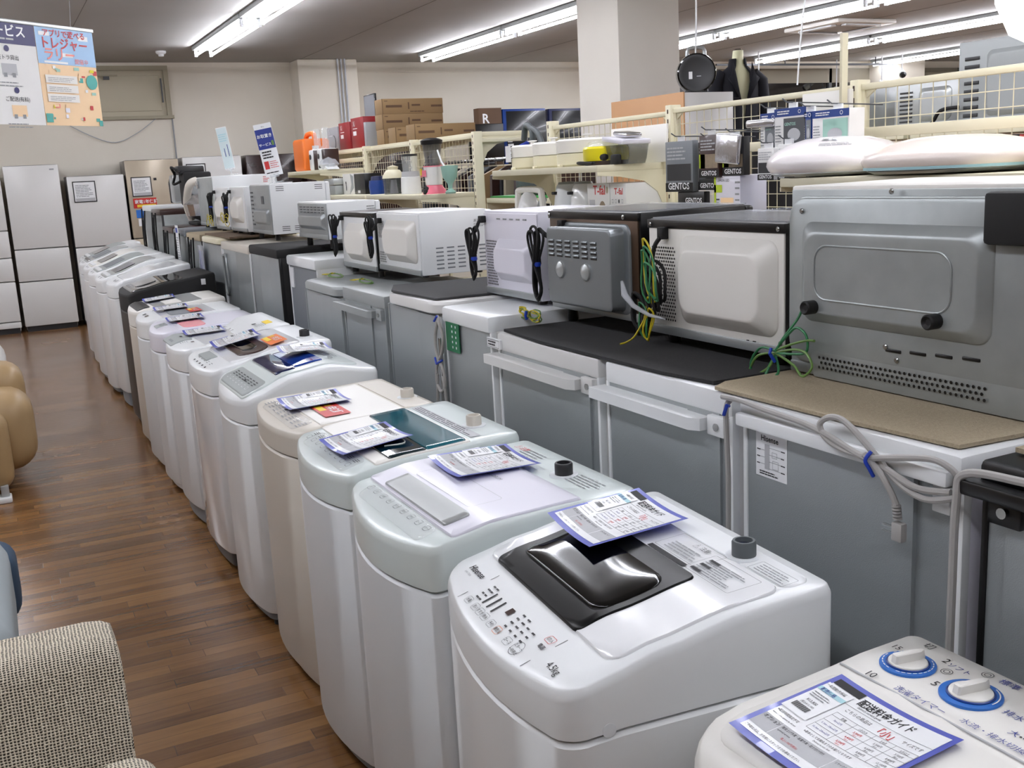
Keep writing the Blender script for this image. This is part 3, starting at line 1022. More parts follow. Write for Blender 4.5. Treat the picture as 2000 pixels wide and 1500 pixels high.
# --- machines 12.. white slanted
t, h, W, D = washer('white washing machine with a grey base, directly behind the black one', 8.06, 8.65, .74, .58, [(0, .93), (.1, .97), (.35, 1.03), (.58, 1.06)], 'white', 'white', .05, .09, base='grey', seam=.1, base_h=.13)
h12 = h
lid = plate(t, 'lid', h, .1, .5, -.25, .25, 'white_gloss', .004, .06)
m = MB(); fn = surf(h, .0015, .05, .0); fq(m, fn, 0, .04, 0, .02, 'ink_grey'); fq(m, fn, .1, .12, 0, .03, 'ink_grey'); m.build('control_panel_print', t)
far = [('white washing machine with silver slanted lid, second behind the black one', 8.72, 9.3, .72, 'white', 'silver'),
       ('white washing machine with a pale grey lid, third behind the black one', 9.38, 9.98, .72, 'whitep', 'panel_grey'),
       ('white washing machine with a brown-edged lid, fourth behind the black one', 10.1, 10.7, .74, 'white', 'warm_white'),
       ('white washing machine with long chrome lid bar, fifth behind the black one', 10.85, 11.45, .76, 'whitep', 'silver'),
       ('white washing machine standing last in the row before the tall refrigerators', 11.6, 12.2, .82, 'white', 'panel_grey')]
for i, (lab, a, b_, xf_, bo, li) in enumerate(far):
    t, h, W, D = washer(lab, a, b_, xf_, .6, [(0, .92), (.1, .96), (.4, 1.06), (.6, 1.08)], bo, 'white', .05, .08, base='grey', seam=.1)
    lid = plate(t, 'lid', h, .06, .46, -.24, .24, li, .006, .06)
    plate(lid, 'lid_window', h, .14, .3, -.18, .18, 'grey' if i % 2 else 'smoke', .010, .03, .005)
    plate(lid, 'lid_handle', h, .07, .10, -.2, .2, 'chrome' if i == 3 else 'white', .014, .01, .008)
    m = MB(); fn = surf(h, .0015, .03, .12); fq(m, fn, 0, .05, 0, .02, 'ink_grey'); fq(m, fn, .14, .17, 0, .02, 'brown_dark'); m.build('control_panel_print', t)

# ------------------------------------------------------------ delivery price cards
def card_mesh(full=True, w=.297, hh=.21):
    m = MB()
    bend = lambda u, v, o=0: (u, v, o + .010 * ((2 * u / w) ** 2) * .7)
    def fn(o):
        return lambda u, v: bend(u, v, o)
    def grid(u0, u1, v0, v1, o, mt, n=8):
        for i in range(n):
            a = u0 + (u1 - u0) * i / n; b2 = u0 + (u1 - u0) * (i + 1) / n
            for c, d in (((v0, 0), (0, v1)) if v0 < 0 < v1 else ((v0, v1),)):
                m.quad([bend(a, c, o), bend(b2, c, o), bend(b2, d - 1e-6 if d == 0 else d, o), bend(a, d - 1e-6 if d == 0 else d, o)], mt)
    grid(-w / 2 - .004, w / 2 + .004, -hh / 2 - .004, hh / 2 + .004, 0, 'card_blue')
    grid(-w / 2 + .009, w / 2 - .009, -hh / 2 + .009, hh / 2 - .007, .0006, 'paper')
    f = fn(.0012)
    ms = w / .297
    def q(u0, u1, v0, v1, mt):
        n = max(1, int((u1 - u0) / .02))
        for i in range(n):
            fq(m, f, (u0 + (u1 - u0) * i / n) * ms, (u0 + (u1 - u0) * (i + 1) / n) * ms, v0 * ms, v1 * ms, mt)
    def tx(s, sz, u, v, mt, al='l', b=False, sx=1): m.text(s, sz * ms, lambda a, c: f(u * ms + a, v * ms + c), mt, al, b, sx=sx)
    q(-.139, -.068, .082, .098, 'ink')
    tx('安心', .011, -.115, .086, 'paper', 'l', True)
    tx('配送料金ガイド', .0205, -.062, .072, 'ink', 'l', True, .95)
    tx('delivery service guide', .0068, -.05, .064, 'ink', 'l')
    q(-.139, .139, .059, .0596, 'ink')
    tx('こちらの商品は', .0095, -.058, .045, 'ink')
    tx('「小」', .02, .018, .038, 'ink_red', 'l', True)
    tx('サイズです', .0095, .085, .044, 'ink')
    q(-.062, .139, .034, .0346, 'ink')
    for v in (.024, .008, -.008, -.025):
        q(-.062, .139, v, v + .0006, 'ink')
    for u in (-.062, -.008, .04, .088, .1385):
        q(u, u + .0006, -.025, .034, 'ink')
    for i, s in enumerate(('距離', '1点のみ', '2-4点', '5点以上')):
        tx(s, .0062, -.035 + i * .05, .0255, 'ink', 'c')
    for r_, row_ in enumerate((('5km以内', '3,300円', '5,500円', '7,700円'), ('5.1km~10km以内', '4,400円', '6,600円', '8,800円'), ('10.1km~20km以内', '5,500円', '8,800円', '12,100円'))):
        for i, s in enumerate(row_):
            tx(s, .0062 if i else .0056, -.035 + i * .05, .0145 - r_ * .016, ('ink_blue', 'ink_red', 'ink', 'ink')[i], 'c', i == 1)
            if i: tx('(税込)', .0042, -.035 + i * .05, .0093 - r_ * .016, ('ink_blue', 'ink_red', 'ink', 'ink')[i], 'c')
    tx('※基本として玄関先までのお届けとなります', .0062, -.055, -.035, 'ink')
    tx('Delivery at your door', .005, -.02, -.042, 'ink')
    tx('※配送時間指定不可', .0066, -.135, -.03, 'ink')
    tx('delivery time cannot be chosen', .005, -.135, -.039, 'ink')
    f = fn(.0009); q(-.139, -.09, -.08, -.046, 'ink_lgrey'); q(-.089, .05, -.08, -.046, 'ink_lgrey'); q(.052, .139, -.08, -.046, 'ink_lgrey'); f = fn(.0013)
    f3 = fn(.0018)
    tx('オプション', .0085, -.134, -.056, 'ink', 'l', True)
    tx('階段上げ作業・設置作業・取り付け代行', .0062, -.085, -.055, 'ink')
    tx('optional services', .005, -.085, -.063, 'ink')
    tx('階上1,100円(税込)', .0056, -.06, -.074, 'ink_red')
    tx('リサイクル券について', .0058, .056, -.056, 'ink')
    tx('ご不明な点は、お気軽にスタッフまでお尋ねください。', .0062, -.135, -.091, 'ink')
    m2 = MB()
    bx = lambda u, v, o: bend(u, v, o)
    def q2(u0, u1, v0, v1, o, mt):
        if u1 - u0 > .02:
            k = 4
            for i in range(k):
                q2(u0 + (u1 - u0) * i / k, u0 + (u1 - u0) * (i + 1) / k, v0, v1, o, mt)
            return
        m2.quad([bend(u0 * ms, v0 * ms, o), bend(u1 * ms, v0 * ms, o), bend(u1 * ms, v1 * ms, o), bend(u0 * ms, v1 * ms, o)], mt)
    q2(-.142, -.075, -.018, .078, .0022, 'paper')
    q2(-.142, -.075, .052, .062, .0027, 'pale_blue')
    for i in range(24):
        u = -.132 + i * .0017
        q2(u, u + (.0009 if i % 3 else .0013), -.006, .006, .0029, 'ink')
    g = lambda a, c: bend(a, c, .0031)
    m2.text('販売価格', .0095 * ms, shift(g, -.135 * ms, .053 * ms), 'navyblue', bold=True)
    m2.text('一年間動作保証', .0075 * ms, shift(g, -.14 * ms, .068 * ms), 'ink')
    m2.text('¥13,800', .0085 * ms, shift(g, -.125 * ms, .018 * ms), 'ink')
    m2.text('(税込¥15,180)', .006 * ms, shift(g, -.128 * ms, .009 * ms), 'ink')
    lines_block(m2, shift(g, -.135 * ms, .03 * ms), .05 * ms, .016 * ms, 3, 'ink_grey', .35, 4)
    return m, m2
a, b_ = card_mesh()
card0 = thing('price_card', '', 'price card', (0, 0, 0))
a.build('sheet', card0); b_.build('price_tag', card0)
card_lab = 'blue-bordered laminated delivery price card '
cards = [(h0, .765, .7475, .957, .973, -89, 'lying on the two-dial white washing machine', .004, 1.0),
         (h1, .66, 1.53, 1.041, 1.681, -97, 'lying over the black window of the 4.5kg machine', .018, .97),
         (h2, .675, 2.13, 1.02, 2.262, -93, 'lying on the plain pale lid with the silver grip bar', .009, 1.0),
         (h3, .69, 2.70, .85, 2.663, -88, 'lying on the corner of the teal-windowed machine', .012, .93),
         (h4, .71, 3.265, .897, 3.34, -92, 'lying on the beige machine beside the red sticker', .007, .95),
         (h5, .70, 3.885, 1.05, 3.98, -96, 'lying on top of the blue-windowed machine', .016, .9),
         (h6, .70, 4.53, .93, 4.70, -92, 'lying at the dark arched window', .018, .95),
         (h7, .70, 5.19, .91, 5.36, -92, 'lying on the machine with the grey square panel', .008, .9),
         (h8, .70, 5.80, .91, 5.92, -92, 'lying on the pink-windowed machine', .012, .9),
         (h9, .70, 6.35, .92, 6.47, -92, 'lying on the grey-brown windowed machine', .012, .9),
         (h10, .72, 6.90, .93, 7.02, -92, 'lying on the machine with the black corner panel', .010, .9)]
for i, (hf, xf_, yc, lx, wy, rz, lab, off, sc) in enumerate(cards):
    o = card0 if i == 0 else dup(card0)
    lx = lx - xf_
    ly = wy - yc
    z = hf(lx, ly) + off
    sl = (hf(lx + .06, ly) - hf(lx - .06, ly)) / .12
    # tilt so that the card lies along the slope of the top
    n = Vector((-sl, 0, 1)).normalized()
    q = Vector((0, 0, 1)).rotation_difference(n) @ Euler((0, 0, R(rz))).to_quaternion()
    o.rotation_euler = q.to_euler()
    o.scale = (.72 * sc, sc, 1)
    o.location = (xf_ + lx, wy, z)
    o['label'] = card_lab + lab
    o['group'] = 'delivery price cards on the washing machines'
# small yellow star under the card on the 4.5 kg machine
m = MB()
st = [((.016 if k % 2 else .008) * math.cos(PI * k / 5), (.016 if k % 2 else .008) * math.sin(PI * k / 5)) for k in range(10)]
m.prism(st, 'z', 0, .006, 'lamp_yellow')
tag(m.build('yellow_clip', None, (.685 + .395, 1.68, h1(.395, .1) + .007), (0, .1, .3)), 'tiny yellow star clip at the corner of the price card on the 4.5kg machine', 'clip')
# ------------------------------------------------------------ small refrigerators seen from behind
def ellipse_loop(cx, cy, cz, a, b_, tilt=0, n=18, plane='yz', xw=.004):
    pts = []
    for k in range(n + 1):
        t = 2 * PI * k / n
        u, v = a * math.cos(t), b_ * math.sin(t)
        u, v = u * math.cos(tilt) - v * math.sin(tilt), u * math.sin(tilt) + v * math.cos(tilt)
        if plane == 'yz':
            pts.append((cx + xw * math.sin(3 * t + tilt), cy + u, cz + v))
        else:
            pts.append((cx + u, cy + v, cz + xw * math.sin(2 * t)))
    return pts

def fridge(label, y0, y1, z, xb=1.38, side='fridge_white', back='zinc', top='white', style='plain', depth=.52, post='white', folds=((0, 0), (1, 0)), group=None, cat='refrigerator'):
    yc = (y0 + y1) / 2
    W = y1 - y0
    t = thing('refrigerator', label, cat, (xb, yc, 0), group=group)
    MB().box(.012, depth - .06, -W / 2, W / 2, .03, z - .05, side, .004).build('cabinet', t)
    MB().box(depth - .055, depth, -W / 2, W / 2, .04, z - .01, side, .012).build('door', t)
    # back panel with long vertical folds
    out = [(dx, -W / 2 + .012 + f * (W - .024)) for f, dx in folds]
    m = MB()
    pr = [(-a + 0.0, b_) for a, b_ in out] + [(.014, out[-1][1]), (.014, out[0][1])]
    m.prism(pr, 'z', .06, z - .052, back)
    m.build('back_panel', t, sharp=3)
    m = MB()
    for s in (-1, 1):
        yy = s * (W / 2 - .006)
        m2 = MB().box(-.004, .016, yy - .006, yy + .006, .04, z - .05, post, .002)
        m2.build('corner_post', t)
    tp = MB()
    if style == 'rounded':
        tp.loft([[(x, y, zz) for x, y in rr(-.02 + i_, depth, -W / 2 - .003 + i_, W / 2 + .003 - i_, .09, 6)] for zz, i_ in ((z - .045, .006), (z - .04, 0), (z - .012, 0), (z - .003, .006), (z, .016))], top)
    elif style == 'rail':
        tp.box(-.006, depth, -W / 2, W / 2, z - .055, z, top, .008)
    else:
        tp.box(-.015, depth, -W / 2 - .002, W / 2 + .002, z - .055, z, top, .012)
    tp.build('top_cover', t)
    if style == 'rail':
        r = MB()
        r.prism([(-.05, W / 2 + .012), (-.05, -W / 2 + .10), (-.035, -W / 2 + .075), (-.0, -W / 2 + .075), (-.0, W / 2 + .012)], 'z', z - .092, z - .064, top)
        r.build('rear_spacer', t)
        MB().box(-.02, .0, -W / 2 + .01, -W / 2 + .07, z - .1, z - .055, top, .003).build('hinge_bracket', t)
        MB().lathe([(.009, -.024), (.008, -.020), (.008, -.018)], (-.0, -W / 2 + .035, z - .078), 'steel', 12, 'x').build('screw', t)
    for fy in (-W / 2 + .05, W / 2 - .05):
        MB().lathe([(.02, 0), (.02, .02), (.014, .035)], (.05, fy, 0), 'rubber', 10).build('foot', t)
        MB().lathe([(.02, 0), (.02, .02), (.014, .045)], (depth - .06, fy, 0), 'rubber', 10).build('foot', t)
    return t, W

F = {}
F[0], W = fridge('refrigerator back with black rim at the right edge, nearest in the row', .50, 1.10, 1.13, side='charcoal', top='black', post='black', folds=((0, 0), (.8, 0), (.801, .012), (.93, .012), (.931, 0), (1, 0)))
m = MB().box(-.05, -.02, -.1, W / 2 + .02, 1.075, 1.1, 'black', .004)
m.build('rear_spacer', F[0])
MB().box(-.03, -.012, W / 2 - .09, W / 2 - .03, 1.035, 1.075, 'black', .003).build('hinge_bracket', F[0])
MB().lathe([(.009, -.036), (.007, -.031), (.007, -.028)], (0, W / 2 - .06, 1.058), 'steel', 12, 'x').build('screw', F[0])
MB().tube([(-.03, .1, 1.12), (-.04, .2, 1.12), (-.045, W / 2 + .0, 1.11), (-.05, W / 2 + .012, 1.06), (-.05, W / 2 + .014, .9), (-.05, W / 2 + .015, .75), (-.05, W / 2 + .02, .5)], .007, 'wire_grey', 8, smooth=6).build('power_cord', F[0])

F[1], W = fridge('silver refrigerator back with diagram label and a looped grey power cord', 1.135, 1.70, 1.125, top='white', side='lilac', folds=((0, 0), (.16, 0), (.161, .010), (.33, .010), (.331, 0), (1, 0)))
m = MB().box(-.034, -.014, -W / 2 + .012, W / 2 - .01, 1.07, 1.098, 'white', .005)
m.build('rear_spacer', F[1])
MB().box(-.022, -.0, -W / 2 + .012, -W / 2 + .05, 1.02, 1.068, 'white', .003).build('hinge_bracket', F[1])
m = MB()
gx = -.0008
sc1 = 1.012
yl, yr = 1.661 - 1.4175, 1.566 - 1.4175
m.box(-.0012, .0, yr - .0, yl - .0, .965, 1.062, 'paper')
fn = lambda u, v: (-.0018, yl - u, .965 + v)
m.text('Hisense', .017, shift(fn, .016, .078), 'ink', bold=True)
fq(m, fn, .028, .042, .018, .072, 'ink_lgrey')
for k in range(7):
    u0, u1 = (.006, .028) if k % 2 else (.042, .078)
    v = .02 + k * .0075
    fq(m, fn, u0, u1, v, v + .0009, 'ink_grey')
    lines_block(m, shift(fn, u1 if k % 2 == 0 else .004, v - .002), .012, .004, 1, 'ink', .6, k)
frame_rect(m, fn, .052, .07, .022, .04, .0008, 'ink_grey')
frame_rect(m, fn, .05, .066, .046, .058, .0008, 'ink_grey')
lines_block(m, shift(fn, .012, .004), .06, .01, 2, 'ink', .5, 4)
m.build('wiring_label', F[1])
# looped cord with plug
oy = 1.4175
A = lambda y, z, x=-.042: (x, y - oy, z)
m = MB()
m.tube([A(1.72, 1.128), A(1.66, 1.13), A(1.60, 1.125), A(1.54, 1.122), A(1.47, 1.118), A(1.41, 1.108), A(1.34, 1.09), A(1.27, 1.078), A(1.2, 1.06), A(1.14, 1.065, -.03)], .0062, 'wire_grey', 8, smooth=6)
m.tube([A(1.30, 1.09), A(1.36, 1.088), A(1.41, 1.10), A(1.43, 1.125), A(1.40, 1.145), A(1.36, 1.14), A(1.29, 1.095), A(1.24, 1.06), A(1.18, 1.045), A(1.125, 1.06, -.03)], .0058, 'wire_grey', 8, smooth=6)
m.tube([A(1.30, 1.09, -.05), A(1.24, 1.105, -.05), A(1.17, 1.118, -.045), A(1.135, 1.11, -.04), A(1.12, 1.09, -.03)], .0058, 'wire_grey', 8, smooth=6)
m.tube([A(1.31, 1.095, -.05), A(1.275, 1.075, -.052), A(1.25, 1.045, -.05), A(1.24, 1.02, -.045)], .0058, 'wire_grey', 8, smooth=6)
cordo = m.build('power_cord', F[1])
m = MB().box(-.052, -.036, 1.235 - oy - .014, 1.235 - oy + .010, .955, .99, 'wire_grey', .004)
for k in range(5):
    m.tube([A(1.2395 - k * .0008, 1.02 - k * .0055, -.045), A(1.2393 - k * .0008, 1.0165 - k * .0055, -.045)], .008, 'wire_grey', 10)
m.box(-.047, -.041, 1.235 - oy + .012, 1.235 - oy + .034, .965, .9675, 'steel').box(-.047, -.041, 1.235 - oy + .012, 1.235 - oy + .034, .977, .9795, 'steel')
m.build('plug', cordo)
MB().tube([A(1.292, 1.105, -.052), A(1.296, 1.09, -.062), A(1.29, 1.075, -.058), A(1.288, 1.06, -.05)], .0035, 'tie_blue', 6, smooth=4).build('cord_tie', cordo)

MB().tube([(-.03, W / 2 + .01, 1.12), (-.035, W / 2 + .018, 1.09), (-.03, W / 2 + .018, .95), (-.035, W / 2 + .014, .7), (-.03, W / 2 + .012, .4)], .006, 'wire_grey', 8, smooth=5).tube([(-.025, W / 2 + .02, 1.105), (-.05, W / 2 - .005, 1.115), (-.045, W / 2 + .012, 1.09)], .004, 'tie_blue', 6).build('power_cord', F[1])
fl2 = ((0, 0), (.06, 0), (.061, .006), (.3, .006), (.301, 0), (1, 0))
F[2], W = fridge('silver refrigerator back under the right end of the black carpet strip', 1.735, 2.25, 1.125, style='rail', folds=fl2)
F[3], W = fridge('silver refrigerator back under the left end of the black carpet strip', 2.285, 2.89, 1.125, style='rail', top='fridge_white', folds=fl2)
m = MB().box(-.013, -.006, W / 2 - .035, W / 2 + .06, 1.075, 1.105, 'paper'); fn = lambda u, v: (-.0145, W / 2 + .06 - u, 1.075 + v)
lines_block(m, shift(fn, .012, .006), .07, .018, 2, 'ink', .5, 3); frame_rect(m, fn, .004, .09, .003, .027, .001, 'ink')
m.build('stock_sticker', F[3])
F[4], W = fridge('white-topped refrigerator back with a green tag and a grey cord tied down its corner', 2.935, 3.31, 1.17, folds=((0, 0), (.1, .004), (.9, .006), (1, 0)))
MB().box(-.03, -.018, W / 2 - .005, W / 2 + .012, .05, 1.06, 'chrome', .004).build('corner_rail', F[4])
m = MB()
A = lambda y, z, x=-.035: (x, W / 2 + y, z)
m.tube([A(-.01, 1.12), A(.02, 1.06), A(.012, 1.0), A(-.035, .95), A(-.045, .90), A(-.005, .87), A(.03, .90), A(.02, .96), A(-.03, 1.01), A(-.05, 1.07), A(-.02, 1.12), A(-.01, 1.14)], .006, 'wire_grey', 8, smooth=6)
m.tube([A(.02, .93), A(.035, .8), A(.02, .6), A(.005, .45)], .006, 'wire_grey', 8, smooth=6)
m.tube([A(-.03, .93), A(-.05, .8), A(-.04, .6), A(-.035, .45)], .006, 'wire_grey', 8, smooth=6)
m.build('power_cord', F[4])
MB().tube([A(.035, .985), A(-.0, .97, -.045), A(-.03, .985)], .004, 'tie_blue', 6).tube([A(.0, 1.12, -.044), A(-.02, 1.14, -.04)], .004, 'tie_blue', 6).build('cord_tie', F[4])
m = MB().box(-.014, -.011, W / 2 - .14, W / 2 - .03, 1.02, 1.12, 'green_tag')
fn = lambda u, v: (-.0145, W / 2 - .03 - u, 1.02 + v)
for k in range(5):
    for j in range(2):
        fq(m, fn, .05 + j * .03, .058 + j * .03, .012 + k * .018, .02 + k * .018, 'paper')
m.build('green_tag', F[4])
F[5], W = fridge('silver refrigerator back with rounded cream rim under the dark mat', 3.335, 3.885, 1.178, style='rounded', top='fridge_white', back='zinc', post='zinc_smooth', folds=((0, 0), (.12, .010), (.121, .004), (.36, .012), (.361, .004), (1, 0)))
F[6], W = fridge('grey-topped refrigerator back with a long grey spacer bar and hinge', 3.925, 4.47, 1.15, style='rail', top='grey_light', post='zinc_smooth', folds=((0, 0), (.3, 0), (.301, .006), (1, 0)))
F[7], W = fridge('grey-topped refrigerator back with rounded lid edge behind the hinge bracket', 4.51, 5.10, 1.14, style='rounded', top='grey_light', post='zinc_smooth', folds=((0, 0), (.25, .010), (.251, 0), (.5, .006), (.501, 0), (1, 0)))
F[8], W = fridge('white-lidded chest refrigerator with a narrow white tag on its back', 5.14, 5.69, 1.225, 1.46, side='white', back='grey', top='white', depth=.6)
MB().box(-.006, .0, W / 2 - .09, W / 2 - .03, 1.05, 1.16, 'paper').build('back_tag', F[8])
F[9], W = fridge('refrigerator with an overhanging black lid and black side', 5.74, 6.42, 1.255, 1.42, side='black', top='black_matt', post='black', folds=((0, 0), (.35, .0), (.6, .02), (1, .004)), depth=.6)
F[10], W = fridge('silver refrigerator back with a moulded hand grip beside the black-lidded one', 6.46, 7.27, 1.245, 1.42, top='beige', back='zinc_smooth', depth=.58, folds=((0, 0), (.4, .02), (1, 0)))
m = MB()
m.tube([(-.012, W / 2 - .03, 1.15), (-.02, W / 2 - .16, 1.14), (-.02, W / 2 - .18, .93), (-.012, W / 2 - .05, .90), (-.012, W / 2 - .03, 1.15)], .008, 'zinc_smooth', 8, smooth=4)
m.build('hand_grip', F[10])
F[11], W = fridge('silver refrigerator back with a plastic document sleeve hanging from the corner', 7.31, 8.0, 1.26, 1.42, top='cream', back='zinc_smooth', style='rounded', depth=.58)
sl = MB().box(-.03, -.024, W / 2 - .12, W / 2 + .10, .78, 1.19, 'vinyl', .002)
s_ = sl.build('document_sleeve', F[11])
MB().box(-.028, -.027, W / 2 - .09, W / 2 + .06, .82, 1.15, 'ink_blue').build('document', s_)
for i, (a, b_, z, top, lab) in enumerate(((8.05, 8.62, 1.265, 'mat_beige', 'dull grey refrigerator back with black cords, left of the plastic sleeve'),
                                     (8.68, 9.25, 1.28, 'grey', 'dull grey refrigerator back behind the hanging white price strip'),
                                     (9.3, 9.85, 1.285, 'brown_dark', 'grey refrigerator back with a dark red top under the plastic-wrapped appliance'),
                                     (9.9, 10.45, 1.43, 'brown_dark', 'tall grey refrigerator back with black cords, second from the row end'),
                                     (10.5, 11.05, 1.46, 'white', 'tall grey refrigerator back at the row end with a looped black cord'))):
    F[12 + i], W = fridge(lab, a, b_, z, 1.42, top=top, back='grey_paint', side='grey_paint', depth=.56, post='white' if i in (1, 4) else 'charcoal')
    m = MB()
    for dy in ((.12, -.1) if i != 4 else (.2,)):
        m.tube([(-.03, dy, z - .03), (-.04, dy + .02, z - .3), (-.035, dy - .01, z - .6), (-.04, dy + .01, .4)], .007, 'black_matt', 6, smooth=4)
    m.tube([(-.03, 0, z - .05), (-.05, .05, z - .2), (-.05, 0, z - .38), (-.05, -.05, z - .2), (-.03, 0, z - .05)], .007, 'black_matt', 6, smooth=4)
    m.tube([(-.05, 0, z - .36), (-.05, .03, z - .5)], .009, 'black_matt', 6)
    m.build('power_cord', F[12 + i])

# ------------------------------------------------------------ carpets and mats lying on them
def mat_piece(name, label, cat, pts, z, th, mt):
    m = MB()
    m.loft([[(x, y, z) for x, y in pts], [(x, y, z + th) for x, y in pts]], mt)
    return tag(m.build(name), label, cat)
mat_piece('carpet_strip', 'long charcoal carpet strip under the black and the white microwave ovens', 'carpet', [(1.40, 1.83), (1.86, 1.83), (1.86, 2.88), (1.395, 2.88), (1.372, 2.6), (1.378, 2.0)], 1.127, .008, 'mat_black')
mat_piece('carpet_piece', 'beige carpet piece under the large grey oven', 'carpet', [(1.39, 1.16), (1.85, 1.125), (1.85, 1.82), (1.42, 1.815), (1.368, 1.785), (1.372, 1.4)], 1.128, .007, 'mat_beige')
mat_piece('carpet_piece', 'beige carpet piece on the black-rimmed refrigerator at the right edge', 'carpet', [(1.40, .55), (1.85, .55), (1.85, 1.09), (1.43, 1.085)], 1.133, .008, 'mat_beige')
mat_piece('rubber_mat', 'dark grey mat on the cream-rimmed refrigerator beside the vented white microwave', 'mat', [(1.385, 3.40), (1.86, 3.38), (1.86, 3.93), (1.44, 3.98), (1.365, 3.80)], 1.180, .007, 'mat_dark')
mat_piece('wooden_board', 'brown board with cream edges under the far white microwaves', 'board', [(1.44, 7.13), (1.9, 7.13), (1.9, 8.0), (1.44, 8.0)], 1.262, .012, 'wood_mat')

# ------------------------------------------------------------ microwave ovens seen from behind
def mw_base(label, y0, y1, z0, z1, xb=1.6, depth=.36, body='white', back='white', feet='black', top_strip=None, name='microwave_oven', cat='microwave oven', plinth='zinc_smooth', fz=.02):
    W, H = y1 - y0, z1 - z0
    t = thing(name, label, cat, (xb, (y0 + y1) / 2, z0))
    MB().box(.004, depth - .03, -W / 2, W / 2, fz, H, body, .005).build('casing', t)
    MB().box(depth - .03, depth, -W / 2, W / 2, fz, H - .004, body, .008).build('door', t)
    b = MB().box(-.001, .006, -W / 2 + .006, W / 2 - .006, fz + .022, H - .008, back, .002)
    b.build('back_panel', t)
    MB().box(-.004, .01, -W / 2 + .006, W / 2 - .006, fz, fz + .024, plinth, .002).build('bottom_rail', t)
    for fx in (.04, depth - .05):
        for fy in (-W / 2 + .06, W / 2 - .06):
            MB().lathe([(.016, 0), (.018, .01), (.016, fz + .002)], (fx, fy, 0), feet, 10).build('foot', t)
    if top_strip:
        MB().box(-.004, .01, -W / 2 + .002, W / 2 - .002, H - .024, H - .002, top_strip, .001).build('top_rail', t)
    return t, W, H
def emboss(t, y0, y1, z0, z1, d, mt, r=.03, sl=.025, name='raised_panel', x=0, slz=None):
    m = MB()
    rings = []
    for k, (dx, ins) in enumerate(((.002, 0), (-.002, .0005), (-.005, .003), (-d + .003, sl - .003), (-d + .0007, sl), (-d, sl + .004), (-d, sl + .014))):
        rings.append([(x + dx, y, z) for y, z in rr(y0 + ins, y1 - ins, z0 + ins, z1 - ins, r + ins * .2, 6)])
    m.loft(rings, mt)
    return m.build(name, t, sharp=60)
def screws(t, pts, x=-.002, r=.006):
    for y, z in pts:
        MB().lathe([(r, 0), (r, -.002), (r * .6, -.004), (.001, -.004)], (x, y, z), 'steel', 10, 'x').build('screw', t)
def dots(m, y0, y1, z0, z1, sp, r, mt='black', x=-.0022, hexa=True):
    j = 0
    z = z0
    while z < z1:
        y = y0 + (sp / 2 if hexa and j % 2 else 0)
        while y < y1:
            m.quad([(x, y + r * math.cos(a), z + r * math.sin(a)) for a in [k * PI / 3 for k in range(6)]], mt)
            y += sp
        z += sp * .87
        j += 1
def black_cord(t, y, ztop, zbot, w=.03, thick=.006, exit_=None, tie=.5, mt='black_matt', x=-.03):
    rnd = random.Random(int(y * 1000) + 5)
    m = MB()
    zc, hh = (ztop + zbot) / 2, (ztop - zbot) / 2
    zt_ = zbot + (ztop - zbot) * tie
    for k in range(4):
        q = (k - 1.5) / 1.5
        wu, wd_ = w * rnd.uniform(.35, .75), w * rnd.uniform(.3, .65)
        xo = x - .006 * k
        cu, cd = y + q * w * .35, y - q * w * .3
        tu, td = ztop - rnd.uniform(0, .025), zbot + rnd.uniform(0, .025)
        m.tube([(xo, y + .004 * q, zt_), (xo, cu + wu, (zt_ + tu * 2) / 3), (xo - .004, cu + wu * .5, tu - .004), (xo, cu - wu * .5, tu - .002), (xo, cu - wu, (zt_ + tu * 2) / 3), (xo - .004, y, zt_),
                (xo, cd + wd_, (zt_ + td * 2) / 3), (xo, cd + wd_ * .4, td), (xo - .004, cd - wd_ * .5, td + .003), (xo, cd - wd_, (zt_ + td * 2) / 3), (xo, y + .002, zt_)], thick * .62, mt, 6, smooth=4)
    if exit_:
        m.tube([(.0, exit_[0], exit_[1]), (-.02, exit_[0], exit_[1] - .005), (-.03, (exit_[0] + y) / 2, exit_[1] - .04), (x, y, ztop - .02), (x, y, zc)], thick, mt, 8, smooth=5)
        m.box(-.02, .0, exit_[0] - .015, exit_[0] + .015, exit_[1] - .012, exit_[1] + .012, mt, .003)
    o = m.build('power_cord', t)
    MB().lathe([(w * .27, -.007), (w * .32, 0), (w * .27, .007)], (x - .008, y, zbot + (ztop - zbot) * tie), 'tie_blue', 12).build('cord_tie', o)
    return o
def earth_wire(name, label, c, r, mts, flat=False, n=5, seed=1, tail=None):
    rnd = random.Random(seed)
    m = MB()
    for k in range(n):
        s = 1 if k % 2 else -1
        a, b_ = r * rnd.uniform(.7, 1.05), r * rnd.uniform(.28, .5)
        tl = rnd.uniform(-.35, .35)
        cx = (0, s * a * math.cos(tl), s * a * math.sin(tl)) if not flat else (0, s * a * .95, 0)
        ty = 'yz'
        pts = []
        for q in range(17):
            t_ = 2 * PI * q / 16
            u, v = a * math.cos(t_) , b_ * math.sin(t_)
            if flat:
                pts.append((c[0] + v * 1.0, c[1] + cx[1] + u, c[2] + .004 + .016 * (1 - abs(math.cos(t_ / 2 + (0 if s > 0 else PI / 2)))) * rnd.uniform(.6, 1)))
            else:
                uu, vv = u * math.cos(tl) - v * math.sin(tl), u * math.sin(tl) + v * math.cos(tl)
                pts.append((c[0] + rnd.uniform(-.004, .004), c[1] + cx[1] + uu, c[2] + cx[2] + vv))
        pts[-1] = pts[0]
        m.tube(pts, .0022, mts[k % len(mts)], 6, smooth=3)
    if tail:
        m.tube([c] + tail, .0022, mts[0], 6, smooth=5)
    return m

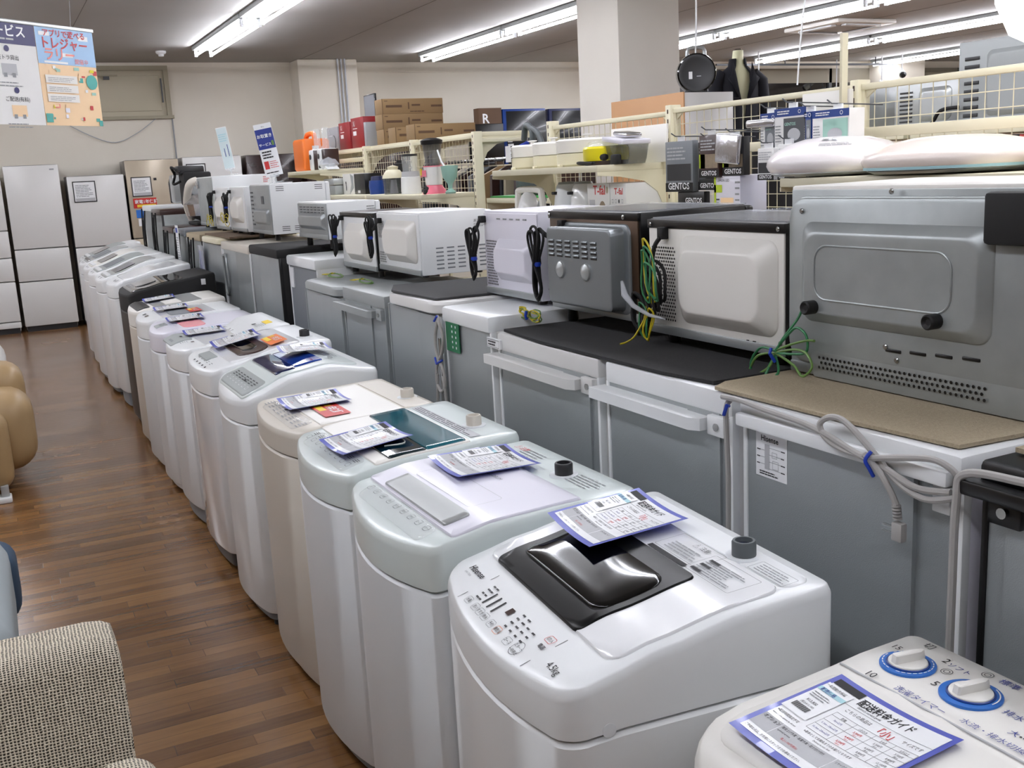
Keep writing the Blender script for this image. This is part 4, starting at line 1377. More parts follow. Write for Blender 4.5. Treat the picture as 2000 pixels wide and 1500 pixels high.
# 1 large grey oven
t, W, H = mw_base('large grey-backed oven with a black box at its corner, biggest at the right', 1.12, 1.808, 1.136, 1.553, depth=.42, body='warm_white', back='grey_paint', fz=.004)
y_ = lambda y: y - (1.12 + 1.808) / 2
z_ = lambda z: z - 1.136
pan = MB()
for ins, dx in ((0, 0),):
    pan.loft([[(x, y, z) for y, z in rr(-W / 2 + .008 + i_, W / 2 - .008 - i_, .03 + i_, H - .022 - i_, .05, 8)] for x, i_ in ((0, 0), (-.010, .001), (-.014, .006))], 'grey_paint')
pan = pan.build('rear_cover', t, sharp=50)
emboss(pan, y_(1.262), y_(1.752), z_(1.262), z_(1.478), .019, 'grey_paint', .03, .022, 'raised_panel', -.013)
em2 = MB()
a = [(y, z) for y, z in rr(y_(1.34), y_(1.697), z_(1.315), z_(1.430), .035, 6)]
em2.tube([(-.0325, p[0], p[1]) for p in a + [a[0]]], .0022, 'grey_paint', 6)
em2.build('pressed_line', pan)
for (yy, zz) in ((1.698, 1.293), (1.370, 1.297)):
    MB().lathe([(.015, 0), (.015, -.028), (.012, -.031), (.006, -.026), (.001, -.026)], (-.029, y_(yy), z_(zz) + .004), 'rubber', 18, 'x').build('rubber_bumper', t)
MB().box(-.040, -.005, y_(1.14), y_(1.272), z_(1.448), z_(1.54), 'black_matt', .008).build('rear_box', t)
m = MB()
m.loft([[(x, y, z) for x, y in rr(-.012 - i_, .03, -W / 2 + .05, y_(1.735) + i_, .02, 5)] for z, i_ in ((.002, -.003), (.012, 0), (.045, .004), (.075, .0))], 'grey_paint')
m.build('vent_base', t)
m = MB()
for k in range(4):
    yy = y_(1.49) - k * .062
    m.box(-.0165, -.012, yy - .02, yy + .02, z_(1.222) + k * .003, z_(1.229) + k * .003, 'black', .002)
m.build('vent_slot', t)
m = MB()
dots(m, y_(1.27), y_(1.70), z_(1.163), z_(1.19), .0125, .0036, 'black', -.0175)
m.build('vent_holes', t)
screws(t, [(y_(1.51), z_(1.232)), (y_(1.755), z_(1.50)), (y_(1.503), H - .012), (y_(1.265), z_(1.505)), (y_(1.48), z_(1.208))], -.0145)
MB().lathe([(.008, 0), (.006, -.012), (.003, -.014)], (-.012, y_(1.735), z_(1.297)), 'wood_board', 12, 'x').build('earth_screw', t)
m = MB()
cy, cz = y_(1.795), z_(1.185)
P_ = lambda y, z, x=-.05: (x, y_(y), z_(z))
m.tube([P_(1.735, 1.29, -.03), P_(1.745, 1.265, -.035), P_(1.775, 1.22), P_(1.80, 1.185)], .003, 'wire_green', 6, smooth=5)
for pts, mt_ in (([P_(1.80, 1.19), P_(1.85, 1.19), P_(1.885, 1.15), P_(1.875, 1.105), P_(1.85, 1.10, -.07), P_(1.83, 1.14), P_(1.80, 1.18)], 'wire_green'),
                 ([P_(1.80, 1.185), P_(1.86, 1.17), P_(1.89, 1.13), P_(1.86, 1.125, -.06), P_(1.82, 1.15), P_(1.80, 1.185)], 'wire_lime'),
                 ([P_(1.80, 1.19), P_(1.76, 1.23), P_(1.73, 1.25), P_(1.70, 1.235), P_(1.70, 1.2), P_(1.74, 1.19), P_(1.80, 1.185)], 'wire_green'),
                 ([P_(1.80, 1.19), P_(1.75, 1.21), P_(1.70, 1.225), P_(1.665, 1.23, -.06)], 'wire_lime'),
                 ([P_(1.80, 1.185), P_(1.74, 1.20), P_(1.69, 1.20, -.06), P_(1.66, 1.175, -.07), P_(1.69, 1.15, -.07), P_(1.74, 1.165), P_(1.80, 1.185)], 'wire_lime'),
                 ([P_(1.80, 1.18), P_(1.82, 1.15), P_(1.815, 1.12, -.07), P_(1.79, 1.14), P_(1.80, 1.18)], 'wire_green')):
    m.tube(pts, .003, mt_, 6, smooth=5)
ew = m.build('earth_wire', t)
ew['label'] = 'green bundled earth wire'
MB().tube([P_(1.805, 1.195, -.058), P_(1.80, 1.185, -.066), P_(1.795, 1.165, -.055)], .004, 'tie_blue', 6).build('cord_tie', ew)

# 2 white microwave with black top
t, W, H = mw_base('white-backed microwave oven with a black top edge and yellow-green cord bundle', 1.822, 2.372, 1.136, 1.472, body='black', back='warm_white', top_strip='black', fz=.028)
MB().box(.01, .34, -W / 2 + .01, W / 2 - .01, H, H + .003, 'vinyl').build('top_film', t)
y_ = lambda y: y - (1.822 + 2.372) / 2
z_ = lambda z: z - 1.136
emboss(t, y_(1.845), y_(2.225), z_(1.205), z_(1.432), .035, 'warm_white', .035, .035)
m = MB(); dots(m, y_(2.25), y_(2.355), z_(1.205), z_(1.405), .0105, .0032)
m.box(-.003, 0, y_(1.925), y_(1.935), z_(1.182), z_(1.19), 'black').box(-.003, 0, y_(1.95), y_(1.958), z_(1.182), z_(1.19), 'black')
m.build('vent_holes', t)
screws(t, [(W / 2 - .02, H - .014), (-W / 2 + .02, H - .014), (-W / 2 + .012, .06)], -.005)
m = MB()
Q = lambda y, z, x=-.035: (x, y_(y), z_(z))
m.box(-.022, 0, y_(2.275), y_(2.30), z_(1.42), z_(1.452), 'black_matt', .003)
m.tube([Q(2.287, 1.425, -.02), Q(2.30, 1.40, -.03), Q(2.305, 1.35), Q(2.30, 1.30), Q(2.33, 1.22), Q(2.36, 1.19)], .006, 'black_matt', 8, smooth=5)
for k in range(5):
    m.tube(ellipse_loop(-.045 - .006 * k, y_(2.262 + .01 * (k % 3)), z_(1.315 - .008 * k), .03 - .003 * k, .055, -.35), .0045, 'black_matt', 6)
    m.tube(ellipse_loop(-.045 - .006 * k, y_(2.352 - .006 * k), z_(1.215 + .004 * k), .028, .05, -.25), .0045, 'black_matt', 6)
pc = m.build('power_cord', t)
m = MB()
for k, (dy, a_, tl, mt_) in enumerate(((0, .085, -.22, 'wire_yellow'), (-.012, .075, -.32, 'wire_green'), (.006, .07, -.12, 'wire_green'), (-.02, .05, -.45, 'wire_green'))):
    m.tube(ellipse_loop(-.075 - .003 * k, y_(2.262 + dy), z_(1.345 - .008 * k), .020, a_, tl), .0026, mt_, 6)
for k, (dy, a_, tl, mt_) in enumerate(((0, .06, .15, 'wire_yellow'), (.02, .05, -.2, 'wire_green'), (-.01, .045, .3, 'wire_yellow'))):
    m.tube(ellipse_loop(-.072 - .003 * k, y_(2.275 + dy), z_(1.215 - .006 * k), .018, a_, tl), .0026, mt_, 6)
m.tube([Q(2.28, 1.23, -.07), Q(2.31, 1.17, -.09), Q(2.335, 1.15, -.1), Q(2.34, 1.145, -.12)], .0026, 'wire_yellow', 6, smooth=4)
m.build('earth_wire', t)
m = MB()
m.tube([Q(2.37, 1.31, -.09), Q(2.35, 1.275, -.095), Q(2.30, 1.25, -.1), Q(2.24, 1.23, -.09), Q(2.20, 1.222, -.07)], [.004, .010, .007, .005, .002], 'vinyl', 10, smooth=0)
m.build('plastic_wrap', pc)

# 3 black and brown microwave with grey cover
t, W, H = mw_base('brown metal backed black microwave oven with a grey louvred cover', 2.415, 2.93, 1.136, 1.488, body='black', back='brown_metal', top_strip='black', depth=.40, fz=.045)
MB().box(.01, .38, -W / 2 + .01, W / 2 - .01, H, H + .003, 'vinyl').build('top_film', t)
y_ = lambda y: y - (2.415 + 2.93) / 2
z_ = lambda z: z - 1.136
emboss(t, y_(2.455), y_(2.86), z_(1.195), z_(1.455), .008, 'grey_mid', .03, .005, 'cover_flange')
cv = emboss(t, y_(2.48), y_(2.86), z_(1.205), z_(1.445), .045, 'grey_mid', .02, .006, 'louvred_cover', -.008)
m = MB()
for i in range(6):
    for j in range(4):
        yy = y_(2.84) - i * .05
        zz = z_(1.402) - j * .014
        m.tube([(-.054, yy, zz), (-.059, yy - .016, zz + .001), (-.054, yy - .032, zz)], .003, 'grey_mid', 6)
        m.box(-.0545, -.052, yy - .032, yy, zz - .007, zz - .003, 'black')
m.build('louvres', cv)
for dy in (2.77, 2.62):
    MB().lathe([(.026, 0), (.024, -.006), (.014, -.012), (.001, -.014)], (-.0525, y_(dy), z_(1.315)), 'silver', 20, 'x').build('pressed_bump', cv)
m = MB(); dots(m, y_(2.87), y_(2.925), z_(1.19), z_(1.43), .009, .003)
dots(m, y_(2.50), y_(2.93), z_(1.185), z_(1.20), .03, .003)
m.build('vent_holes', t)
screws(t, [(W / 2 - .015, H - .014), (-W / 2 + .07, H - .014), (y_(2.80), H - .055), (y_(2.55), H - .055), (y_(2.93), .1)], -.006, .007)
black_cord(t, W / 2 - .005, .34 - .03, .06, .04, .007, (W / 2 - .10, H - .04), .5, x=-.045)
# yellow earth wire bundle lying in front of it
m = earth_wire('', '', (1.49, 2.885, 1.168), .036, ['wire_yellow', 'wire_yellow', 'wire_lime'], False, 9, 3)
tag(m.build('earth_wire'), 'yellow earth wire bundle with blue tie lying on the charcoal carpet end', 'wire')
o = MB().tube([(1.48, 2.885, 1.155), (1.476, 2.885, 1.168), (1.48, 2.885, 1.182)], .005, 'tie_blue', 8).build('wire_tie', None)
tag(o, 'small blue tie around the yellow earth wire bundle', 'tie')

# 4 lilac white
t, W, H = mw_base('lilac-white microwave oven back with perforated side vent, left of the brown one', 3.01, 3.425, 1.172, 1.482, body='lilac', back='lilac', fz=.015)
y_ = lambda y: y - (3.01 + 3.425) / 2
emboss(t, -W / 2 + .012, W / 2 - .11, .07, .215, .035, 'lilac', .02, .03)
m = MB(); dots(m, W / 2 - .10, W / 2 - .02, .05, .21, .011, .0034)
for k in range(5):
    m.box(-.003, 0, W / 2 - .14 - k * .05, W / 2 - .115 - k * .05, H - .03, H - .025, 'ink_grey')
m.build('vent_holes', t)
black_cord(t, W / 2 + .02, .255, .055, .045, .0065, (W / 2 - .01, H - .03), .42)
# 5 white with louvred side
t, W, H = mw_base('white microwave oven with rows of vent slots on its side', 4.06, 4.585, 1.19, 1.465, depth=.34, fz=.012)
emboss(t, -W / 2 + .03, W / 2 - .12, .06, .24, .035, 'warm_white', .03, .035)
m = MB()
for i in range(5):
    for j in range(6):
        x0, z0 = .07 + i * .05, .035 + j * .017
        m.box(x0, x0 + .034, -W / 2 - .0008, -W / 2 + .001, z0, z0 + .006, 'grey', .0005)
m.build('side_vent', t)
m = MB(); fn = lambda u, v: (.25 + u, -W / 2 - .0008, .2 + v)
m.text('高温注意', .014, shift(fn, 0, .022), 'ink'); lines_block(m, fn, .06, .018, 3, 'ink_grey', .4, 5)
m.build('side_print', t)
m = MB(); dots(m, W / 2 - .1, W / 2 - .02, .05, .1, .012, .0034); dots(m, W / 2 - .1, W / 2 - .02, .16, .23, .008, .0024); m.build('vent_holes', t)
black_cord(t, W / 2 - .005, .255, .06, .04, .0065, (W / 2 - .06, H - .04), .5)
# 6
t, W, H = mw_base('white microwave oven back with a black top rail, standing on the grey-topped refrigerator', 4.62, 5.13, 1.155, 1.458, top_strip='black', body='black', back='white', fz=.03)
emboss(t, -W / 2 + .05, W / 2 - .10, .07, .25, .035, 'warm_white', .04, .035)
black_cord(t, W / 2 - .0, .29, .07, .04, .0065, (W / 2 - .04, H - .03), .5)
for k, (yy, lab) in enumerate(((5.02, 'green earth wire tangle in front of the black-railed white microwave'), (4.56, 'thin green earth wire tangle in front of the vented white microwave'))):
    tag(earth_wire('', '', (1.50, yy, 1.15 if k else 1.146), .07, ['wire_lime', 'wire_yellow'], True, 5, 8 + k).build('earth_wire'), lab, 'wire')
# 7 small oven with grey back, white side
t, W, H = mw_base('small white toaster oven with a grey ribbed back, right of the taller white one', 5.36, 5.93, 1.256, 1.503, depth=.30, back='zinc_smooth', name='toaster_oven', cat='oven', fz=.05)
emboss(t, -W / 2 + .03, W / 2 - .04, .10, .19, .02, 'zinc_smooth', .02, .02)
m = MB()
for j in range(3):
    for i in range(7):
        m.box(-.004, 0, -W / 2 + .05 + i * .07, -W / 2 + .09 + i * .07, H - .03 - j * .014, H - .025 - j * .014, 'grey_dark')
m.build('vent_slot', t)
m = MB(); fn = lambda u, v: (.22 + u, -W / 2 - .0008, .17 + v); lines_block(m, fn, .05, .05, 4, 'ink_grey', .4, 5); m.build('side_print', t)
# 8 white side, stamped grey back
t, W, H = mw_base('white oven with a stamped metal back and paired side slots', 6.55, 7.10, 1.256, 1.612, depth=.39, back='zinc_smooth', fz=.04, cat='oven', name='electric_oven')
emboss(t, -W / 2 + .05, W / 2 - .12, .1, .2, .02, 'zinc_smooth', .02, .015)
m = MB()
for j in range(9):
    m.box(-.004, 0, W / 2 - .09, W / 2 - .03, .09 + j * .026, .1 + j * .026, 'grey_dark')
m.box(-.004, 0, -W / 2 + .17, -W / 2 + .23, .23, .28, 'grey_dark')
m.build('vent_slot', t)
m = MB()
for (x0, z0, n) in ((.04, .31, 3), (.29, .31, 3), (.06, .06, 3), (.14, .06, 3), (.22, .06, 3), (.30, .06, 3)):
    for k in range(n):
        m.box(x0, x0 + .05, -W / 2 - .0008, -W / 2 + .001, z0 + k * .012, z0 + .004 + k * .012, 'grey_dark')
m.build('side_vent', t)
# 9, 9b
for k, (a, b_) in enumerate(((7.18, 7.66), (7.72, 8.22))):
    t, W, H = mw_base(('white microwave oven back beside the stamped metal oven', 'white microwave oven back with a tangle of yellow wire')[k], a, b_, 1.275, 1.60, xb=1.58, fz=.02)
    emboss(t, -W / 2 + .06, W / 2 - .10, .08, .26, .035, 'warm_white', .04, .035)
    black_cord(t, W / 2 - .02, .29, .08, .05, .008, (W / 2 - .05, H - .03), .5)
    m = earth_wire('', '', (-.06, W / 2 - .04, .10), .07, ['wire_yellow'], False, 4, 20 + k); m.build('earth_wire', t)
# 10 big one at the back
t, W, H = mw_base('tall white-sided oven with a plain grey metal back, farthest on the refrigerators', 8.36, 9.0, 1.283, 1.69, depth=.5, back='grey_paint', fz=.02, cat='oven', name='electric_oven')
MB().box(-.02, .0, W / 2 - .1, W / 2 - .04, H - .09, H - .03, 'foil', .006).build('foil_clip', t)
m = MB(); fn = lambda u, v: (.40 + u, -W / 2 - .0008, .34 + v); lines_block(m, fn, .05, .05, 4, 'ink_red', .4, 5); m.build('side_print', t)
# plastic wrapped appliance and black ones beyond
t = thing('wrapped_appliance', 'appliance with a beige hose wrapped in crinkled clear plastic, left of the farthest oven', 'appliance', (1.62, 9.52, 1.287))
MB().box(0, .28, -.2, .22, 0, .03, 'black_matt', .01).build('tray', t)
MB().lathe([(.02, .03), (.14, .08), (.16, .18), (.08, .26), (.02, .28)], (.1, .0, 0), 'foil', 14).build('plastic_bag', t, sharp=5)
MB().tube([(.02, .12, .05), (-.02, .06, .17), (-.02, -.06, .3), (0, -.12, .36), (.05, -.1, .38)], .035, 'beige', 10, smooth=4).build('hose', t)
MB().lathe([(.01, .25), (.09, .29), (.1, .36), (.02, .40)], (.08, .05, 0), 'clear', 12).build('plastic_bag', t, sharp=5)
t = thing('coffee_machine', 'black coffee machine with a coiled cord on the far refrigerators', 'coffee machine', (1.65, 10.05, 1.45))
MB().box(0, .25, -.14, .14, 0, .30, 'black_matt', .02).build('body', t)
MB().box(-.04, .2, -.1, .1, .28, .36, 'charcoal', .02).build('head', t)
MB().tube([(-.02, -.1, .3), (-.08, -.02, .35), (-.04, .08, .28), (-.07, .02, .2), (-.02, -.06, .22)], .012, 'black_matt', 8, smooth=5).build('power_cord', t)
t = thing('water_server', 'grey appliance with a clear water tank beside the black coffee machine', 'appliance', (1.65, 10.75, 1.47))
MB().box(0, .25, -.2, .0, 0, .27, 'silver', .02).build('body', t)
MB().lathe([(.07, .02), (.075, .2), (.06, .24), (.01, .25)], (.08, .12, 0), 'clear_smoke', 16).build('water_tank', t)
MB().box(.0, .2, .0, .06, 0, .2, 'black_matt', .01).build('side_block', t)
# narrow price strip hanging over the refrigerator edge
t = thing('price_strip', 'long narrow white price strip hanging down over the refrigerator backs', 'price card', (1.36, 8.80, .92))
m = MB().box(0, .003, -.08, .05, 0, .40, 'paper')
m.build('card', t)
m = MB(); fn = lambda u, v: (-.001, .04 - u, v); fq(m, fn, .01, .10, .34, .38, 'ink_blue'); lines_block(m, shift(fn, .01, .03), .1, .28, 14, 'ink_grey', .4, 2); m.build('print', t)

# price stands on top of the ovens
def stand_sign(label, loc, w, h_, rz, kind):
    t = thing('sign_stand', label, 'sign', loc, rz)
    MB().box(-.05, .05, -.03, .03, 0, .008, 'clear', .003).build('foot', t)
    MB().cyl((0, 0, .005), (0, 0, .06), .008, 'clear', 8).box(-.03, .03, -.006, .006, .04, .06, 'clear', .003).build('stem', t)
    b = MB().box(-w / 2, w / 2, -.003, .003, .05, .05 + h_, 'paper')
    o = b.build('sign_board', t)
    m = MB()
    fn = lambda u, v: (-w / 2 + u, -.0045, .05 + v)
    if kind:
        fq(m, fn, .01 * w, .99 * w, .52 * h_, .90 * h_, 'ink_blue')
        f2 = lambda u, v: (-w / 2 + u, -.006, .05 + v)
        m.text('お取置き', w * .22, shift(f2, .05 * w, .74 * h_), 'paper', bold=True)
        m.text('サービス', w * .18, shift(f2, .06 * w, .58 * h_), 'paper', bold=True)
        fq(m, f2, .80 * w, .93 * w, .57 * h_, .66 * h_, 'wire_lime')
        lines_block(m, shift(fn, .12 * w, .33 * h_), .7 * w, .16 * h_, 3, 'ink', .5, 3)
        fq(m, fn, .1 * w, .36 * w, .14 * h_, .29 * h_, 'ink_red')
        lines_block(m, shift(fn, .42 * w, .14 * h_), .5 * w, .15 * h_, 4, 'ink_red', .3, 4)
        lines_block(m, shift(fn, .1 * w, .04 * h_), .8 * w, .05 * h_, 1, 'ink', .4, 5)
        m.text('安心', w * .09, shift(fn, .42 * w, .93 * h_), 'ink')
    else:
        fq(m, fn, .02 * w, .98 * w, .02 * h_, .98 * h_, 'ice')
        f2 = lambda u, v: (-w / 2 + u, -.006, .05 + v)
        lines_block(m, shift(f2, .1 * w, .65 * h_), .8 * w, .2 * h_, 4, 'pale_blue', .4, 6)
        for k, q in enumerate((.12, .2, .16, .28)):
            fq(m, f2, (.2 + k * .17) * w, (.26 + k * .17) * w, .3 * h_, (.3 + q) * h_, 'ink_blue' if k % 2 else 'paper')
    m.build('print', o)
    return t
s1 = stand_sign('tall standing sign with a blue お取置きサービス panel on the white oven', (1.75, 6.95, 1.614), .115, .34, R(-22), 1)
s1.rotation_euler = (0, R(-9), R(-22))
s2 = stand_sign('pale blue standing card on the tall white-sided oven', (1.80, 8.55, 1.692), .085, .33, R(-30), 0)
s2.rotation_euler = (0, R(-8), R(-30))
t = thing('price_card', 'white price card standing before the brown refrigerators', 'price card', (2.2, 8.9, 1.35)); 
MB().box(-.09, .09, -.003, .003, 0, .25, 'paper').build('card', t)
m = MB(); fn = lambda u, v: (-.08 + u, -.005, v); lines_block(m, shift(fn, 0, .02), .15, .2, 8, 'ink_grey', .4, 2); m.build('print', t)
MB().cyl((0, .005, -1.35), (0, .005, .1), .006, 'steel', 6).build('pole', t)
# ------------------------------------------------------------ cream gondola shelving
def gondola(name, label, posts, bays, shelves, extra=None, x0=2.85, rear=()):
    t = thing(name, label, 'shelving', (x0, posts[0], 0))
    oy = posts[0]
    for y in posts:
        h_ = 1.87
        m = MB().box(-.03, .03, y - oy - .02, y - oy + .02, 0, h_, 'cream', .003)
        for k in range(22):
            m.box(-.0312, -.029, y - oy - .004, y - oy + .004, .95 + k * .042, .968 + k * .042, 'brown_dark')
        m.build('upright', t)
        MB().box(-.38, .38, y - oy - .018, y - oy + .018, .02, .1, 'cream', .005).build('base_foot', t)
    for (a, b_, z0, z1, mids) in bays:
        m = MB()
        a -= oy; b_ -= oy
        m.box(-.016, .016, a + .02, b_ - .02, z1 - .022, z1, 'cream', .003).box(-.016, .016, a + .02, b_ - .02, z0, z0 + .02, 'cream', .003)
        m.box(-.012, .012, a + .02, a + .035, z0, z1 - .01, 'cream').box(-.012, .012, b_ - .035, b_ - .02, z0, z1 - .01, 'cream')
        for z in mids:
            m.box(-.016, .016, a + .02, b_ - .02, z - .018, z + .018, 'cream', .003)
        m.prism([(a + .02, z1 - .02), (a + .08, z1 - .02), (a + .035, z1 - .05), (a + .03, z1 - .1), (a + .02, z1 - .1)], 'x', -.004, .004, 'cream')
        m.prism([(b_ - .02, z1 - .02), (b_ - .08, z1 - .02), (b_ - .035, z1 - .05), (b_ - .03, z1 - .1), (b_ - .02, z1 - .1)], 'x', -.004, .004, 'cream')
        m.build('mesh_frame', t)
        m = MB()
        n = int((b_ - a - .04) / .05)
        for k in range(1, n):
            y = a + .02 + (b_ - a - .04) * k / n
            m.tube([(.0, y, z0), (.0, y, z1 - .01)], .0018, 'cream', 5)
        nz = int((z1 - z0) / .052)
        for k in range(1, nz):
            z = z1 - .02 - .052 * k
            m.tube([(-.003, a + .02, z), (-.003, b_ - .02, z)], .0018, 'cream', 5)
        m.build('wire_mesh', t)
    for (a, b_, z, xa, xb) in shelves:
        a -= oy; b_ -= oy
        m = MB().box(xa, xb, a, b_, z - .03, z, 'cream', .003)
        s = 'shelf'
        o = m.build(s, t)
        near, far_ = min(xa, xb, key=abs), max(xa, xb, key=abs)
        sg = -1 if far_ < 0 else 1
        for y in (a + .004, b_ - .004):
            pts = [(near, z - .03), (far_, z - .03), (far_, z - .045), (near + sg * .25, z - .055), (near + sg * .12, z - .08), (near + sg * .05, z - .13), (near + sg * .02, z - .19), (near, z - .22)]
            MB().prism(pts, 'y', y - .003, y + .003, 'cream').build('bracket', t)
    return t
GA = gondola('gondola_shelf', 'cream wire-mesh gondola shelf carrying the round lampshades and the steamers', [1.70, 2.86, 4.0, 5.13],
             [(1.70, 2.86, 1.35, 1.855, (1.685,)), (2.86, 4.0, 1.05, 1.855, (1.0 + .66,)), (4.0, 5.13, 1.05, 1.845, (1.64,))],
             [(1.66, 2.80, 1.545, -.42, -.03), (4.02, 5.10, 1.62, -.40, -.03), (4.02, 5.11, 1.36, -.40, -.03), (2.90, 3.98, 1.38, -.42, -.03), (1.72, 2.84, 1.1, .03, .4)])
m = MB()
m.prism([(.0, .0), (0, .05), (-.035, .09), (-.035, .33), (-.062, .33), (-.062, .07), (-.03, .0)], 'y', -.006, .006, 'cream')
o = m.build('upright_extension', GA, (-.03, 2.86 - 1.70, 1.70))
GB = gondola('gondola_shelf', 'cream wire-mesh gondola shelf with blenders, orange case and cardboard boxes on top', [6.13, 7.22, 8.28, 9.40],
             [(6.13, 7.22, 1.1, 1.85, ()), (7.22, 8.28, 1.1, 1.85, ()), (8.28, 9.40, 1.1, 1.85, (1.77,))],
             [(6.15, 7.20, 1.495, -.40, -.03), (7.24, 8.26, 1.495, -.40, -.03), (8.30, 9.38, 1.495, -.40, -.03), (8.30, 9.30, 1.70, -.40, -.03), (6.15, 7.2, 1.868, .03, .42), (7.24, 8.26, 1.868, .03, .42), (8.30, 9.38, 1.868, .03, .42), (5.20, 6.10, 1.45, .03, .5)])
MB().box(.03, .36, -.012, .012, 1.80, 1.825, 'cream', .004).build('side_arm', GB)
MB().lathe([(.0145, -.02), (.0145, -.013)], (.345, 0, 1.8125), 'steel', 12, 'y').build('screw', GB)

# ------------------------------------------------------------ lampshades on the right-hand shelf
def shade(label, c, r, h_, mt, tilt=(0, 0, 0)):
    t = thing('round_lampshade', label, 'lampshade', c, rot=tilt)
    MB().lathe([(r * .90, .006), (r * .97, .02), (r, .035), (r * .985, .055), (r * .9, h_ * .62), (r * .72, h_ * .82), (r * .45, h_ * .96), (r * .2, h_), (.001, h_)], (0, 0, 0), mt, 48).build('diffuser', t, sharp=60)
    MB().lathe([(r * .2, 0), (r * .86, 0), (r * .93, .008), (r * .9, .022), (r * .2, .022)], (0, 0, 0), 'silver', 48).build('base_ring', t)
    return t
t = shade('white domed ceiling lampshade with printed notes, leftmost on the cream shelf', (2.62, 2.73, 1.55), .235, .125, 'light_shade')
m = MB()
def onshade(r, h_):
    prof = [(0, h_), (r * .2, h_), (r * .45, h_ * .96), (r * .72, h_ * .82), (r * .9, h_ * .62), (r, .045)]
    def f(u, v):
        # u across (towards -y), v up from the rim, on the side that faces the shop aisle
        a = R(215) + u / r
        rad = r * (1 - v)
        z = interp(prof, rad)
        return (rad * math.cos(a), rad * math.sin(a), z + .0022)
    return f
fs = onshade(.235, .125)
for (u, v, w_, h_, k) in ((-.035, .38, .05, .15, 0), (.02, .36, .03, .1, 1)):
    fq(m, lambda a, b_: fs(u + a, v + b_), 0, w_, 0, h_, 'paper')
    lines_block(m, lambda a, b_: tuple(q + (.001 if i == 2 else 0) for i, q in enumerate(fs(u + a, v + b_))), w_ * .9, h_ * .5, 3, 'ink', .5, 3)
lines_block(m, lambda a, b_: fs(-.03 + a, .2 + b_), .16, .07, 3, 'ink_grey', .45, 8)
m.build('printed_notes', t)
t = shade('cream flat ceiling lampshade behind the first dome on the cream shelf', (2.62, 2.24, 1.55), .27, .105, 'shade_warm')
MB().lathe([(.255, .012), (.262, .012), (.262, .03), (.255, .03)], (0, 0, 0), 'pale_blue', 48).build('trim_ring', t)
t = shade('cream lampshade at the right edge behind the large grey oven', (2.66, 1.84, 1.55), .13, .16, 'shade_warm')
# bright round pendant at the top right corner
t = thing('pendant_lamp', 'glowing white round pendant lamp cut by the top right corner', 'pendant lamp', (2.75, 1.96, 2.06))
MB().lathe([(.05, .2), (.16, .15), (.21, .06), (.21, -.05), (.17, -.14), (.08, -.19), (.001, -.2)], (0, 0, 0), 'pendant_light', 32).build('globe', t)
MB().cyl((0, 0, .18), (0, 0, 1.14), .006, 'white', 8).build('cord', t)
MB().lathe([(.05, 1.14), (.05, 1.12), (.03, 1.10)], (0, 0, 0), 'white').build('ceiling_rose', t)

# ------------------------------------------------------------ hanging packages
def package(label, y0, y1, z0, z1, x, body, draw, th=.03, hook=True, cat='package', name='hanging_package'):
    t = thing(name, label, cat, (x, (y0 + y1) / 2, z0), group='packages hanging on hooks')
    W, H = y1 - y0, z1 - z0
    MB().box(-th / 2, th / 2, -W / 2, W / 2, 0, H, body, .003).build('pack', t)
    m = MB()
    fn = lambda u, v: (-th / 2 - .0008, W / 2 - u, v)
    f2 = lambda u, v: (-th / 2 - .0016, W / 2 - u, v)
    draw(m, fn, f2, W, H)
    m.build('print', t)
    if hook:
        MB().tube([(-.05, 0, H + .032), (-.03, 0, H + .02), (2.845 - x, 0, H + .012)], .0025, 'grey_dark', 6).box(-.004, .004, -.02, .02, H - .002, H + .018, 'paper').build('hook', t)
    return t
def d_gentos(col, photo, s='GENTOS'):
    def d(m, fn, f2, W, H):
        fq(m, fn, 0, W, 0, H * .18, 'black')
        m.text(s, W * .2, shift(f2, W * .1, H * .05), 'paper', bold=True)
        fq(m, fn, .06 * W, .94 * W, .22 * H, .55 * H, photo)
        fq(m, fn, 0, .3 * W, .22 * H, .55 * H, col) if col else None
        lines_block(m, shift(f2, .08 * W, .62 * H), .8 * W, .28 * H, 4, 'ink_lgrey', .45, int(W * 1e4))
    return d
package('grey and black torch package with white block lettering beside the cream upright', 3.50, 3.69, 1.495, 1.70, 2.60, 'grey', d_gentos(None, 'charcoal'))
package('dark package partly hidden behind the first torch package', 3.36, 3.49, 1.50, 1.69, 2.62, 'charcoal', d_gentos(None, 'grey_dark'))
package('yellow and brown headlamp package, left of the silver bag', 3.33, 3.455, 1.55, 1.715, 2.60, 'brown_dark', d_gentos('lime', 'print_photo'))
package('green and black headlamp package partly covered by the silver bag', 3.19, 3.32, 1.555, 1.70, 2.61, 'charcoal', d_gentos('lime', 'print_photo'))
tag(MB().box(0, .02, -.065, .065, 0, .115, 'foil', .009, 3).build('silver_bag', None, (2.565, 3.265, 1.60), (.1, 0, .1)), 'crinkled silver foil bag hanging over the headlamp packages', 'bag')
tag(MB().box(0, .02, -.075, .05, 0, .03, 'foil', .009, 3).build('silver_bag', None, (2.58, 3.10, 1.725), (0, 0, .3)), 'flat white-silver bag lying on the hook above the headlamp packages', 'bag')
